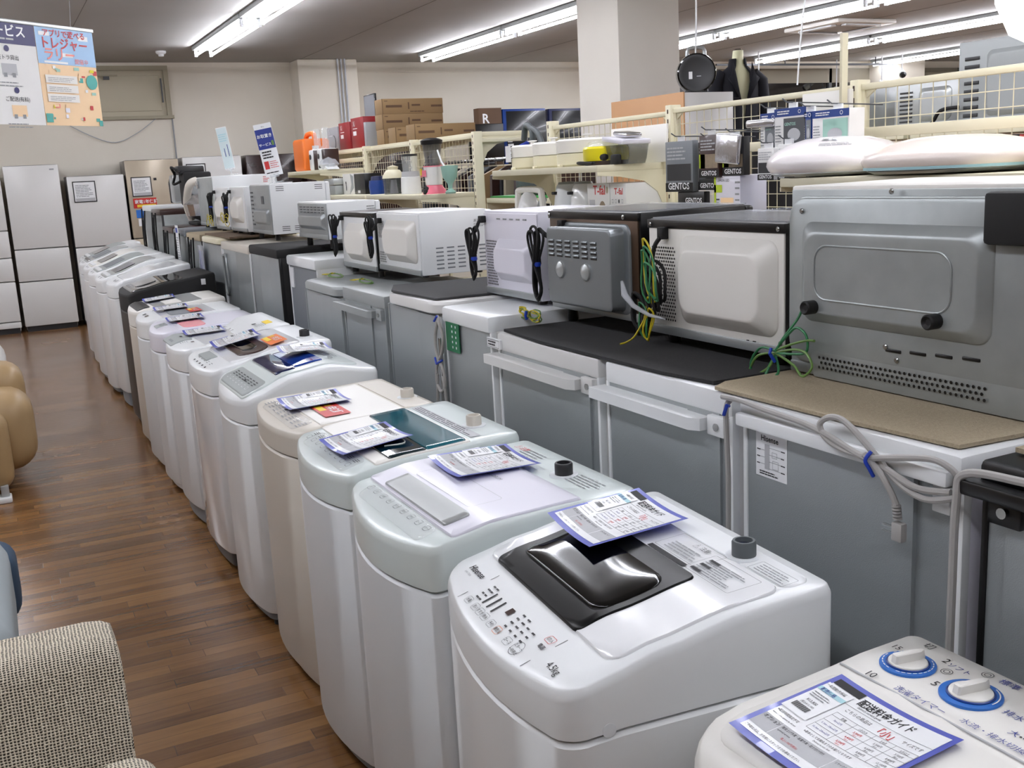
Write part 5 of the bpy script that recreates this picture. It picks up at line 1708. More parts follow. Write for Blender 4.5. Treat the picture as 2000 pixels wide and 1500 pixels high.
def d_blue(photo, foot):
    def d(m, fn, f2, W, H):
        fq(m, fn, 0, W, H * .82, H, 'navyblue')
        lines_block(m, shift(f2, .1 * W, .86 * H), .5 * W, .1 * H, 2, 'paper', .5, 3)
        for i in range(14):
            a, b_ = 2 * PI * i / 14, 2 * PI * (i + 1) / 14
            c = lambda t_, r_: (W * .8 + r_ * math.cos(t_), H * .91 + r_ * math.sin(t_))
            m.quad([f2(*c(a, .007)), f2(*c(b_, .007)), f2(*c(b_, .005)), f2(*c(a, .005))], 'paper')
        fq(m, fn, .3 * W, .97 * W, .2 * H, .78 * H, photo)
        ring = [f2(W * .63 + W * .2 * math.cos(t_), H * .42 + H * .14 * math.sin(t_)) for t_ in [k * PI / 8 for k in range(16)]]
        m.quad(ring, 'ink_lgrey')
        lines_block(m, shift(f2, .04 * W, .25 * H), .22 * W, .4 * H, 6, 'ink_grey', .35, 7)
        m.text('ENTOTS' if False else 'GENTOS', W * .09, shift(f2, .33 * W, .62 * H), 'aqua', bold=True)
        if foot:
            fq(m, fn, .3 * W, W, 0, .18 * H, 'orange')
            m.text('アウトドアに!', W * .1, shift(f2, .34 * W, .06 * H), 'paper', bold=True)
    return d
package('blue and white lantern package with an orange アウトドアに foot strip', 2.865, 3.03, 1.625, 1.785, 2.62, 'paper_matt', d_blue('grey_dark', True), hook=True)
package('blue and white package left of the lantern package', 3.03, 3.12, 1.615, 1.775, 2.63, 'paper_matt', d_blue('grey', False))
package('blue-topped white sensor light box hanging beside the tall upright', 2.66, 2.835, 1.625, 1.765, 2.64, 'paper_matt', d_blue('aqua', False), th=.07, name='hanging_box')
package('grey-blue narrow package between lantern package and sensor light box', 2.84, 2.875, 1.64, 1.765, 2.62, 'navyblue', d_blue('grey', False))
package('slim black and white package with lettering at its foot, low on the mesh', 3.01, 3.10, 1.535, 1.65, 2.60, 'paper_matt', d_gentos(None, 'charcoal'))
package('slim black and white package next to the low lettered one', 2.90, 2.99, 1.535, 1.66, 2.60, 'paper_matt', d_gentos(None, 'grey_dark', 'FIREFLY' if False else 'LED'))
tag(MB().box(-.01, .01, -.12, .12, 0, .10, 'warm_white', .002).build('white_board', None, (2.80, 2.97, 1.74)), 'pale board with a row of slots behind the blue packages', 'board')
package('flat black package below the torch packages', 3.44, 3.62, 1.425, 1.495, 2.61, 'black', lambda m, fn, f2, W, H: m.text('GENTOS', W * .16, shift(f2, .3 * W, .35 * H), 'paper', bold=True), hook=True)
t = thing('light_bulb_box', 'white box with a lime corner and a warm room picture on the lower shelf', 'box', (2.60, 3.22, 1.38))
MB().box(0, .13, -.0, .16, 0, .175, 'lilac', .002).build('carton', t)
m = MB(); fn = lambda u, v: (-.001, .16 - u, v); f2 = lambda u, v: (-.002, .16 - u, v)
fq(m, fn, 0, .012, 0, .17, 'lime'); fq(m, fn, .0, .05, .11, .14, 'lime'); fq(m, fn, .04, .12, .0, .09, 'peach')
m.text('LEMON LED', .014, shift(fn, .02, .152), 'ink'); lines_block(m, shift(fn, .13, .07), .03, .09, 4, 'ink_grey', .3, 2); lines_block(m, shift(f2, .015, .02), .02, .07, 5, 'ink', .4, 2)
m.build('print', t)
tag(MB().box(-.16, .16, -.1, .1, 0, .012, 'blue', .004).box(-.06, .06, -.05, .05, .012, .05, 'clear', .01).build('blue_tray', None, (2.62, 3.02, 1.38)), 'flat blue tray with a clear lid to the right of the white bulb box', 'tray')
tag(MB().prism([(-.1, 0), (.12, -.03), (.13, -.005), (-.08, .012)], 'x', -.03, .0, 'brown_dark').build('dark_handle', None, (2.6, 3.45, 1.42), (0, 0, 0)), 'dark brown handle lying below the black torch packages', 'handle')

# ------------------------------------------------------------ steamer shelf
def steamer(label, c, r, h_, knob=True):
    t = thing('food_steamer', label, 'steamer', c)
    MB().lathe([(r * .92, 0), (r, .01), (r, h_ * .42), (r * .97, h_ * .44)], (0, 0, 0), 'cream', 32).build('base_unit', t)
    MB().lathe([(r * .9, h_ * .44), (r * 1.0, h_ * .47), (r * 1.02, h_ * .86), (r * .9, h_ * .93), (.001, h_ * .95)], (0, 0, 0), 'warm_white', 32).build('steam_bowl', t)
    if knob:
        MB().lathe([(.012, h_ * .94), (.010, h_ * 1.03), (.026, h_ * 1.06), (.026, h_ * 1.09), (.001, h_ * 1.1)], (0, 0, 0), 'warm_white', 16).build('lid_knob', t)
    MB().box(-r - .015, -r + .01, -.012, .012, .0, .012, 'cream', .003).build('foot_clip', t)
    return t
steamer('cream food steamer with a paper label, leftmost on the upper shelf', (2.66, 5.02, 1.62), .115, .135)
MB().box(-.002, .0, -.03, .03, 0, .085, 'paper').build('paper_label', bpy.data.objects['food_steamer'], (-.122, .05, .04))
steamer('cream food steamer in the middle of the upper shelf', (2.66, 4.79, 1.62), .108, .140)
steamer('large cream food steamer beside the yellow cooker', (2.67, 4.47, 1.62), .15, .142)
t = thing('yellow_cooker', 'bright yellow round cooker wrapped in clear plastic with a dark base', 'cooker', (2.62, 4.215, 1.62))
MB().lathe([(.10, 0), (.105, .02)], (0, 0, 0), 'brown_dark', 28).build('base', t)
MB().lathe([(.105, .02), (.108, .03), (.108, .075), (.10, .085)], (0, 0, 0), 'yellow', 28).build('body', t)
MB().lathe([(.10, .085), (.08, .105), (.03, .113), (.001, .115)], (0, 0, 0), 'clear', 28).build('lid', t)
MB().tube([(-.11, -.08, .012), (-.125, .0, .008), (-.12, .06, .014), (-.13, .02, .016), (-.12, -.07, .01)], .006, 'black_matt', 6, smooth=4).build('power_cord', t)
t = thing('air_fryer_basket', 'smoky see-through pot with black handle and a pale blue slanted lid', 'pot', (2.63, 4.06, 1.62))
m = MB(); m.loft([[(x, y, z) for x, y in rr(-.06 - s, .07 + s, -.075 - s, .075 + s, .02, 4)] for z, s in ((.0, -.005), (.02, 0), (.085, .008))], 'clear_smoke'); m.build('glass_pot', t)
MB().box(-.09, -.06, -.06, .0, .0, .045, 'black_matt', .01).box(-.09, -.055, .055, .10, .02, .05, 'black_matt', .012).build('handle', t)
MB().box(-.075, .08, -.085, .09, 0, .022, 'lilac', .006).build('lid', t, (0, 0, .094), (R(7), 0, 0))
MB().box(-.04, .05, -.06, .05, 0, .02, 'foil', .008).build('plastic_bag', t, (0, 0, .122), (R(7), 0, 0))
tag(MB().box(0, .012, -.32, .15, 0, .17, 'warm_white', .003).build('white_board', None, (2.79, 4.30, 1.62), (0, R(3), 0)), 'large off-white board leaning on the mesh behind the smoky pot', 'board')
# kettles and heater frame on the lower shelf
def kettle(label, y, s=1.0, cols='whitep'):
    t = thing('electric_kettle', label, 'kettle', (2.66, y, 1.36))
    MB().lathe([(.075 * s, 0), (.078 * s, .02), (.068 * s, .10), (.058 * s, .165), (.05 * s, .175)], (0, 0, 0), cols, 24).build('jug', t)
    MB().lathe([(.05 * s, .175), (.045 * s, .185), (.001, .188)], (0, 0, 0), 'grey_light', 24).build('lid', t)
    MB().tube([(.03, .055, .165), (.03, .11, .16), (.03, .115, .09), (.03, .075, .04)], .010, cols, 8, smooth=5).build('handle', t)
    MB().box(-.08, -.05, .0, .03, .125, .14, 'ink', .004).build('emblem', t)
kettle('white electric kettle with a dark mark, left of the low shelf pair', 4.66)
kettle('white electric kettle with a glossy side, right of the low shelf pair', 4.50, .95, 'white_gloss')
t = thing('fan_heater', 'white appliance with open loop handles on the lower shelf, left of the kettles', 'appliance', (2.60, 4.98, 1.36))
m = MB(); m.tube([(-.0, .13, 0), (0, .12, .12), (.0, .09, .15), (0, -.12, .15), (0, -.15, .12), (0, -.17, 0)], .018, 'warm_white', 8, smooth=4); m.build('frame', t)
MB().lathe([(.06, 0), (.062, .06), (.04, .12), (.02, .14)], (0, .0, 0), 'white_gloss', 20).build('body', t)
MB().tube([(.02, -.06, .0), (.02, -.1, .08), (.02, -.14, .1)], .016, 'ink_grey', 8, smooth=4).build('handle', t)
def tfal(label, y0, y1, front):
    t = thing('appliance_box', label, 'box', (2.60, (y0 + y1) / 2, 1.36))
    W = y1 - y0
    MB().box(0, .2, -W / 2, W / 2, 0, .175, 'fridge_white', .002).build('carton', t)
    m = MB(); fn = lambda u, v: (-.001, W / 2 - u, v)
    m.text('T-fal', W * .30, shift(fn, W * .28, .125), 'red', bold=True)
    if front:
        for i in range(10):
            pass
        ring = [fn(W * .68 + W * .16 * math.cos(k * PI / 8), .045 + .05 * math.sin(k * PI / 8)) for k in range(16)]
        m.quad(ring, 'print_photo'); fq(m, fn, W * .1, W * .35, .0, .1, 'ink_lgrey')
        ring = [fn(W * .9 + W * .06 * math.cos(k * PI / 8), .145 + .016 * math.sin(k * PI / 8)) for k in range(16)]
        m.quad(ring, 'vent_frame')
    else:
        for i in range(4):
            for j in range(2):
                frame_rect(m, fn, W * (.12 + i * .2), W * (.22 + i * .2), .05 + j * .035, .068 + j * .035, .002, 'ink_grey')
        fq(m, fn, W * .53, W * .6, .087, .10, 'ink')
        lines_block(m, shift(fn, .02, .02), W * .7, .012, 1, 'ink', .5, 4)
    m.build('print', t)
tfal('white cooker box with red lettering and a food photo, left of the pair', 4.165, 4.365, True)
tfal('white cooker box with red lettering and small icons, right of the pair', 3.945 + .08, 4.16, False)
# vacuum cleaner on the green mat
tag(MB().box(2.90, 3.33, 5.22, 6.08, 1.452, 1.462, 'green').build('green_mat'), 'green mat under the vacuum cleaner', 'mat')
t = thing('vacuum_cleaner', 'grey vacuum cleaner with a blue part and a tall looped hose', 'vacuum cleaner', (3.12, 5.85, 1.462))
MB().lathe([(.06, 0), (.09, .05), (.085, .18), (.06, .24), (.02, .26)], (0, .1, 0), 'hose_grey', 20).build('canister', t)
MB().lathe([(.05, .22), (.065, .26), (.055, .31), (.01, .33)], (-.0, .1, 0), 'tie_blue', 14).build('blue_cap', t)
MB().tube([(-.05, .12, .03), (-.05, .04, .12), (-.05, -.05, .30), (-.05, -.06, .39), (-.05, .02, .42), (-.04, .07, .34)], .02, 'hose_grey', 10, smooth=6).tube([(-.05, -.02, .41), (-.05, -.14, .36), (-.05, -.22, .2), (-.05, -.2, .05), (-.05, -.1, .03)], .018, 'hose_grey', 10, smooth=6).build('hose', t)
MB().box(-.12, .06, -.36, -.04, 0, .045, 'charcoal', .015).build('floor_head', t)
MB().tube([(-.08, .05, .24), (-.08, -.01, .16)], .006, 'chrome', 8).tube([(-.08, .02, .25), (-.08, -.04, .16)], .006, 'chrome', 8).build('chrome_rods', t)

# ------------------------------------------------------------ blender shelf
def lathe_thing(name, label, cat, loc, parts, rz=0):
    t = thing(name, label, cat, loc, rz)
    for pn, prof, mt in parts:
        MB().lathe(prof, (0, 0, 0), mt, 22).build(pn, t)
    return t
zs = 1.495
t = thing('kitchen_box', 'white kitchen box printed with a black utensil, on the lower blender shelf', 'box', (2.60, 8.05, zs)); MB().box(0, .14, -.14, .14, 0, .16, 'fridge_white', .003).build('carton', t)
m = MB(); m.lathe([(.012, -.0), (.001, -.001)], (-.001, .06, .09), 'ink', 10, 'x'); m.box(-.002, 0, .055, .065, .03, .09, 'ink'); m.prism([(-.02, .0), (-.13, .05), (-.13, .14), (-.06, .16), (-.08, .08)], 'x', -.002, 0, 'grey_light'); m.build('print', t)
t = thing('kitchen_box', 'black box next to the white utensil box', 'box', (2.60, 7.77, zs)); MB().box(0, .14, -.12, .13, 0, .155, 'black', .003).build('carton', t); MB().box(-.002, 0, -.0, .05, .01, .03, 'paper').build('print', t)
t = thing('storage_box', 'two stacked pale grey boxes left of the utensil box', 'box', (2.54, 8.36, zs)); MB().box(0, .16, -.13, .13, 0, .075, 'grey_light', .01).build('lower_tray', t); MB().box(-.01, .16, -.14, .14, .078, .13, 'silver', .01).build('upper_tray', t)
t = thing('small_appliance', 'dark blue small appliance on the blender shelf', 'appliance', (2.62, 7.42, zs)); MB().lathe([(.06, 0), (.065, .06), (.06, .1)], (0, 0, 0), 'navyblue', 16).build('body', t); MB().lathe([(.05, .1), (.045, .13), (.001, .132)], (0, 0, 0), 'navy_box', 16).build('lid', t)
lathe_thing('coffee_grinder', 'tall black coffee mill behind the cream lidded jug', 'grinder', (2.73, 7.20, zs), (('body', [(.04, 0), (.042, .14)], 'charcoal'), ('hopper', [(.045, .14), (.055, .15), (.055, .21), (.03, .215), (.03, .235), (.001, .236)], 'black_matt')))
lathe_thing('food_processor', 'food processor with a clear bowl and cream dome lid', 'food processor', (2.61, 7.05, zs), (('bowl', [(.07, 0), (.075, .11)], 'clear_smoke'), ('blade_core', [(.03, .005), (.02, .1)], 'lilac'), ('lid', [(.078, .11), (.074, .13), (.05, .165), (.035, .17), (.04, .19), (.001, .2)], 'cream')))
lathe_thing('blender', 'white based blender with a clear beaker', 'blender', (2.62, 6.74, zs), (('base', [(.068, 0), (.07, .02), (.066, .11), (.06, .115)], 'white'), ('collar', [(.062, .115), (.058, .15)], 'ink_lgrey'), ('beaker', [(.05, .15), (.055, .25), (.001, .251)], 'clear'), ('lid', [(.055, .252), (.055, .265), (.001, .267)], 'charcoal')))
lathe_thing('blender', 'pink blender with a smoked jar and black lid', 'blender', (2.60, 6.28, zs), (('base', [(.078, 0), (.075, .02), (.05, .055)], 'hot_pink'), ('body', [(.052, .056), (.062, .17)], 'paper_matt'), ('rim', [(.064, .17), (.064, .176)], 'hot_pink'), ('jar', [(.045, .176), (.062, .31)], 'clear_smoke'), ('lid', [(.07, .31), (.072, .335), (.05, .345), (.03, .35), (.001, .352)], 'black')))
m = MB(); m.box(-.066, -.06, -.02, .035, .11, .15, 'hot_pink'); m.box(-.067, -.06, .04, .06, .12, .16, 'lamp_yellow'); m.build('label', bpy.data.objects['blender.001'])
t = thing('shaved_ice_maker', 'pale green toy-like kitchen tool with a thin white handle by the end upright', 'kitchen tool', (2.6, 6.02 + .14, zs))
MB().lathe([(.03, 0), (.035, .01), (.012, .03), (.016, .06), (.045, .10), (.055, .17), (.0, .172)], (0, -.14, 0), 'aqua', 14).build('body', t); MB().tube([(0, -.09, .15), (0, -.02, .2), (0, .03, .27)], .006, 'white', 6).build('handle', t)
tag(MB().tube([(2.5, 6.2, zs + .01), (2.48, 6.14, zs + .05), (2.5, 6.18, zs + .02), (2.47, 6.12, zs + .02), (2.5, 6.16, zs + .04)], .012, 'black_matt', 6, smooth=5).build('black_cord'), 'black tangled cord beside the pale green kitchen tool', 'cord')
# upper shelf: orange case and juicers
zs = 1.70
t = thing('orange_case', 'tall orange carrying case with a rounded top grip', 'case', (2.50, 9.08, zs))
m = MB(); m.loft([[(x, y, z) for x, y in rr(-.0 + s, .24 - s, -.17 + s, .17 - s, .03, 4)] for z, s in ((0, .012), (.02, 0), (.25, .0), (.27, .01))], 'case_orange'); m.build('shell', t)
MB().tube([(.12, -.13, .25), (.12, -.11, .31), (.12, .09, .31), (.12, .14, .25)], .022, 'case_orange', 8, smooth=4).build('grip', t)
MB().box(.08, .14, -.174, -.168, .17, .21, 'paper').build('sticker', t)
for i, (y, lab) in enumerate(((8.74, 'white juicer with a clear tube, left of the two'), (8.50, 'white and brown juicer with a clear tube, right of the two'))):
    t = thing('juicer', lab, 'juicer', (2.58, y, zs))
    MB().box(-.07, .08, -.055, .055, 0, .17, 'white', .015).build('body', t)
    MB().box(-.06, .08, -.075 if i else -.06, -.056, 0, .165, 'brown_dark', .004).build('side_panel', t)
    MB().lathe([(.022, -.076), (.02, -.07)], (0, .0, .11), 'black', 16, 'x').build('dial', t)
    MB().lathe([(.05, .17), (.03, .2), (.03, .33), (.026, .34)], (0, 0, 0), 'clear', 16).build('feed_tube', t)
t = thing('wrapped_phone', 'white handset wrapped in clear plastic on the upper shelf', 'appliance', (2.56, 8.38 - .1, zs + .0))
MB().prism([(-.08, 0), (.16, 0), (.16, .035), (.05, .05), (-.06, .012)], 'x', -.05, .05, 'white').build('body', t); MB().lathe([(.05, 0), (.09, .04), (.06, .08), (.001, .1)], (0, .04, 0), 'vinyl', 10).build('plastic_bag', t, sharp=5)
t.location.y = 8.46 - .1
# boxes on the far-side top shelf
zt = 1.868
def carton(label, x, y, z, w, d, h_, kind, rz=0, name='carton', grp=None):
    t = thing(name, label, 'box', (x, y, z), rz, group=grp)
    MB().box(0, d, -w / 2, w / 2, 0, h_, kind, .002).build('box_body', t)
    m = MB()
    fn = lambda u, v: (-.001, w / 2 - u, v)
    fe = lambda u, v: (u, -w / 2 - .001, v)
    if kind == 'cardboard':
        fq(m, fn, .06 * w, .32 * w, .42 * h_, .58 * h_, 'cardboard_dark'); fq(m, fn, .42 * w, .44 * w, .3 * h_, .75 * h_, 'cardboard_dark'); fq(m, fn, .48 * w, .62 * w, .5 * h_, .62 * h_, 'cardboard_dark')
        fq(m, fn, .8 * w, .98 * w, .42 * h_, .56 * h_, 'cardboard_dark'); lines_block(m, shift(fn, .45 * w, .08 * h_), .3 * w, .12 * h_, 1, 'cardboard_dark', .5, 3)
        fq(m, fn, 0, .004, 0, h_, 'cardboard_dark'); lines_block(m, shift(fn, .02, .8 * h_), .06 * w, .1 * h_, 1, 'cardboard_dark', .5, 5)
    else:
        m.text('Xi' if kind == 'boxred' else '5', w * .2, shift(fn, .15 * w, .72 * h_), 'paper'); lines_block(m, shift(fn, .15 * w, .62 * h_), .4 * w, .05 * h_, 1, 'paper', .5, 5)
        if kind == 'boxred': fq(m, fn, .15 * w, .42 * w, .42 * h_, .56 * h_, 'paper')
        else:
            m.tube([fn(.6 * w + (.18 * w) * math.sin(q), .05 * h_ + .6 * h_ * (1 - math.cos(q)) / 2 * (1)) for q in [k * PI / 6 for k in range(7)]], .003, 'ink', 5)
    m.build('print', t)
    return t
carton('grey box with a black loop drawing, left of the red boxes', 2.9, 9.33, zt, .32, .2, .21, 'boxgrey')
carton('dark red box, left one of the pair on top of the mesh shelf', 2.9, 8.98, zt, .30, .2, .23, 'boxred')
carton('dark red box, right one of the pair on top of the mesh shelf', 2.9, 8.62, zt, .32, .2, .25, 'boxred')
t = thing('carton', 'narrow pale box squeezed between the red boxes and the cardboard', 'box', (2.9, 8.43, zt)); MB().box(0, .15, -.03, .02, 0, .2, 'boxgrey', .002).build('box_body', t)
g = 'brown cardboard cartons stacked on the mesh shelf'
HP = PI / 2
carton('topmost brown cardboard carton of the tall stack', 3.16, 7.97, zt + .117 * 2, .52, .17, .116, 'cardboard', HP, grp=g)
carton('second brown cardboard carton from the top of the tall stack', 3.155, 7.97, zt + .117, .52, .17, .116, 'cardboard', HP, grp=g)
carton('brown cardboard carton at the bottom of the tall stack, behind the front one', 3.155, 7.96, zt, .52, .17, .116, 'cardboard', HP, grp=g)
carton('second brown cardboard carton at the bottom, between the front one and the stack', 3.155, 7.70, zt, .52, .16, .116, 'cardboard', HP, grp=g)
carton('nearest brown cardboard carton, low in front of the tall stack', 3.12, 7.25, zt, .49, .17, .114, 'cardboard', HP, grp=g)
tag(MB().box(0, .02, -.14, .14, 0, .20, 'tv_dark', .004).box(-.001, 0, -.13, .13, .01, .19, 'grey').build('small_monitor', None, (3.08, 8.78, 2.098 + .02), (0, 0, 0)), 'thin dark monitor edge standing up behind the red boxes', 'monitor')

# ------------------------------------------------------------ garments seen through the mesh
cols = ['brown_dark', 'charcoal', 'salmon', 'black_matt', 'fridge_brown', 'vent_frame', 'navy_wool', 'brown_dark', 'tan', 'black_matt', 'grey', 'fridge_brown', 'charcoal', 'beige', 'black_matt', 'brown_dark', 'navy_wool', 'grey_dark', 'fridge_brown', 'salmon', 'black_matt', 'brown_dark']
t = thing('garment_rail', 'chrome garment rail behind the blender shelf', 'garment rail', (4.2, 8.9, 0))
MB().tube([(0, -1.75, 1.72), (0, 1.75, 1.72)], .014, 'chrome', 8).build('rail', t)
for s in (-1.75, 1.75):
    MB().cyl((0, s, .02), (0, s, 1.73), .014, 'chrome', 8).box(-.03, .03, s - .015, s + .015, 0, .025, 'chrome', .004).build('rail_post', t)
for k, c in enumerate(cols):
    y = 7.25 + k * .155
    t = thing('garment', 'dark clothes hanging edge-on behind the blender shelf mesh', 'clothes', (4.2, y, 0), group='clothes on the rail behind the mesh')
    w_ = .2 + .02 * (k % 3)
    m = MB()
    m.loft([[(-w_ + .0, -.03, .75), (0, -.045, .75), (w_, -.03, .75), (w_, .03, .75), (0, .045, .75), (-w_, .03, .75)],
            [(-w_, -.025, 1.3), (0, -.04, 1.3), (w_, -.025, 1.3), (w_, .025, 1.3), (0, .04, 1.3), (-w_, .025, 1.3)],
            [(-w_ * .95, -.02, 1.58), (0, -.03, 1.6), (w_ * .95, -.02, 1.58), (w_ * .95, .02, 1.58), (0, .03, 1.6), (-w_ * .95, .02, 1.58)],
            [(-.05, -.015, 1.66), (0, -.015, 1.66), (.05, -.015, 1.66), (.05, .015, 1.66), (0, .015, 1.66), (-.05, .015, 1.66)]], c)
    m.build('cloth', t)
    MB().tube([(0, 0, 1.65), (0, 0, 1.70), (.016, 0, 1.722), (0, 0, 1.738), (-.014, 0, 1.728)], .003, 'steel', 5, smooth=3).build('hanger', t)

# ------------------------------------------------------------ second aisle: ovens on the next gondola
GC = gondola('gondola_shelf', 'cream gondola shelf in the next aisle carrying the grey-backed ovens', [2.6, 3.8, 5.0], [(2.6, 3.8, 1.1, 1.66, ()), (3.8, 5.0, 1.1, 1.66, ())],
             [(2.62, 3.78, 1.70, -.4, .4), (3.82, 4.98, 1.70, -.4, .4)], x0=4.5)
def far_oven(label, y0, y1, z1, xb, back, depth=.36):
    t, W, H = mw_base(label, y0, y1, 1.70, z1, xb=xb, depth=depth, body=back, back=back, name='electric_oven', cat='oven')
    emboss(t, -W / 2 + .04, W / 2 - .16, .05, H - .05, .02, back, .03, .02)
    m = MB()
    for j in range(8):
        m.box(-.005, 0, W / 2 - .12, W / 2 - .04, .05 + j * (H - .1) / 8, .05 + (j + .45) * (H - .1) / 8, 'charcoal', .002)
    m.build('vent_slot', t)
    return t
far_oven('pale blue-grey oven back behind the near mesh bay', 3.58, 3.98, 1.96, 4.2, 'silver')
far_oven('tall grey oven back with louvres at the right edge behind the mesh', 3.02, 3.55, 2.09, 4.15, 'grey_light')
far_oven('pale grey oven back behind the blue packages', 4.16, 4.62, 1.955, 4.2, 'silver')
tag(MB().tube([(4.13, 3.52, 1.80), (4.10, 3.60, 1.79), (4.11, 3.66, 1.735), (4.09, 3.72, 1.73), (4.1, 3.7, 1.715)], .009, 'black_matt', 8, smooth=5).lathe([(.05, 0), (.06, .02), (.03, .04)], (4.14, 3.6, 1.70), 'black_matt', 10).build('black_cord'), 'black oven cord heaped between the two grey oven backs', 'cord')
pk = ['paper_matt', 'foil', 'teal', 'teal', 'beige', 'grey_light', 'salmon', 'orange', 'brown_dark', 'lime', 'yellow', 'brown_dark', 'red', 'charcoal', 'red', 'paper_matt']
for k, c in enumerate(pk):
    o = MB().box(0, .12, -.012, .012, 0, .075, c, .002).build('packet', None, (4.12, 3.86 - k * .048, 1.585), (R(14), 0, 0))
    tag(o, 'small coloured packet in the row on the shelf seen through the near mesh', 'packet', 'row of packets seen through the near mesh')
tag(MB().box(4.08, 4.46, 3.0, 3.95, 1.56, 1.583, 'cream', .003).build('display_board'), 'narrow cream board under the row of coloured packets', 'shelf')

# ------------------------------------------------------------ tall cabinet, round appliance, mannequin
t = thing('tall_cabinet', 'tall cabinet with a tan board side and white end, before the white pillar', 'cabinet', (4.4, 6.04, 0))
MB().box(0, .42, 0, .92, 0, 2.08, 'fridge_white', .003).build('body', t)
MB().box(-.012, 0, -.005, .925, 0, 2.085, 'wood_board', .002).build('side_board', t)['label'] = 'tan wooden side board'
tag(MB().box(-.02, -.012, .05, .42, 0, .22, 'warm_white').build('white_sheet', None, (4.4, 6.05, 1.66)), 'white sheet fixed to the tan side board of the cabinet', 'sheet')
t = thing('round_appliance', 'round black appliance with a silver carrying handle on the white cabinet', 'appliance', (4.62, 6.20, 2.08), R(-32))
MB().lathe([(.10, -.055), (.135, -.05), (.14, -.02), (.14, .04), (.1, .05)], (0, 0, .14), 'black_gloss', 36, 'y').build('body', t)
MB().lathe([(.12, -.056), (.125, -.062), (.118, -.064), (.10, -.058)], (0, 0, .14), 'charcoal', 36, 'y').build('front_ring', t)
MB().tube([(-.06, 0, .25), (-.05, -.0, .31), (.05, 0, .31), (.06, 0, .25)], .014, 'silver', 8, smooth=3).build('handle', t)
MB().box(-.055, -.03, -.061, -.056, .10, .15, 'paper').box(.0, .03, -.061, -.056, .115, .12, 'ink_lgrey').build('label', t)
MB().box(-.08, .08, -.04, .05, 0, .03, 'charcoal', .01).build('base', t)
# mannequin torso
t = thing('mannequin', 'headless mannequin torso in a dark navy coat beyond the mesh', 'mannequin', (7.0, 8.7, 0), R(-12))
def ering(z, a, b_, cx=0, cy=0, n=20):
    return [(cx + a * math.cos(2 * PI * k / n), cy + b_ * math.sin(2 * PI * k / n), z) for k in range(n)]
m = MB(); m.loft([ering(1.35, .15, .1), ering(1.7, .135, .095), ering(2.1, .17, .11), ering(2.42, .18, .1), ering(2.50, .12, .08), ering(2.55, .062, .06), ering(2.64, .055, .055, 0, -.01), ering(2.68, .052, .05, 0, -.015)], 'mannequin_skin'); m.build('body', t, sharp=70)
MB().lathe([(.045, 0), (.03, .018), (.001, .02)], (0, -.015, 2.68), 'chrome', 16).build('neck_cap', t)
ct = MB()
def open_ring(z, a, b_, gap, n=22, cy=0):
    # coat ring open at the front (towards -y), with lapel gap in radians
    o = []
    for k in range(n):
        q = R(-90) + gap / 2 + (2 * PI - gap) * k / (n - 1)
        o.append((a * math.cos(q), cy + b_ * math.sin(q), z))
    return o
rings = [open_ring(1.15, .27, .19, .02), open_ring(1.6, .23, .16, .02), open_ring(1.95, .215, .15, .04), open_ring(2.15, .225, .15, .25), open_ring(2.35, .225, .14, .7), open_ring(2.46, .19, .12, .95), open_ring(2.53, .10, .085, 1.1), open_ring(2.60, .085, .08, 1.2)]
vs = [v for r_ in rings for v in r_]
n_ = len(rings[0]); fs_ = []
for i in range(len(rings) - 1):
    for k in range(n_ - 1):
        fs_.append((i * n_ + k, i * n_ + k + 1, (i + 1) * n_ + k + 1, (i + 1) * n_ + k))
ct.add(vs, fs_, 'navy_wool')
o = ct.build('coat', t, sharp=80)
md = o.modifiers.new('thick', 'SOLIDIFY'); md.thickness = .012
for s in (-1, 1):
    MB().tube([(s * .17, 0, 2.46), (s * .245, 0, 2.38), (s * .29, .0, 2.1), (s * .30, -.03, 1.8), (s * .29, -.07, 1.55)], [.06, .085, .075, .068, .06], 'navy_wool', 14).build('sleeve', o)
    m = MB(); m.add([(s * .03, -.155, 2.16), (s * .1, -.12, 2.56), (s * .13, -.145, 2.44), (s * .17, -.15, 2.40), (s * .13, -.165, 2.34)], [(0, 1, 2), (0, 2, 3, 4)], 'navy_wool')
    l_ = m.build('lapel', o); md = l_.modifiers.new('thick', 'SOLIDIFY'); md.thickness = .01
    MB().box(s * .11 - .05, s * .11 + .05, -.165, -.15, 2.2, 2.215, 'navy_wool', .004).build('pocket_flap', o)
MB().cyl((0, 0, .02), (0, 0, 1.4), .02, 'chrome', 10).lathe([(.16, 0), (.16, .015), (.02, .03)], (0, 0, 0), 'chrome', 20).build('stand', t)
# display goods beyond the mesh, right of the white cabinet
t = thing('display_block', 'dark display stand below the mannequin with small coloured boxes', 'display stand', (6.0, 7.05, 0))
MB().box(0, .6, 0, .5, 0, 1.72, 'black_matt', .01).build('block', t)
for k, (c, lab) in enumerate((('lamp_yellow', 'yellow'), ('red', 'red'), ('charcoal', 'charcoal'))):
    tag(MB().box(0, .12, 0, .09, 0, .14, c, .004).build('gift_box', None, (6.05 + k * .14, 7.08, 1.72)), lab + ' small box on the dark display stand behind the mesh', 'box')

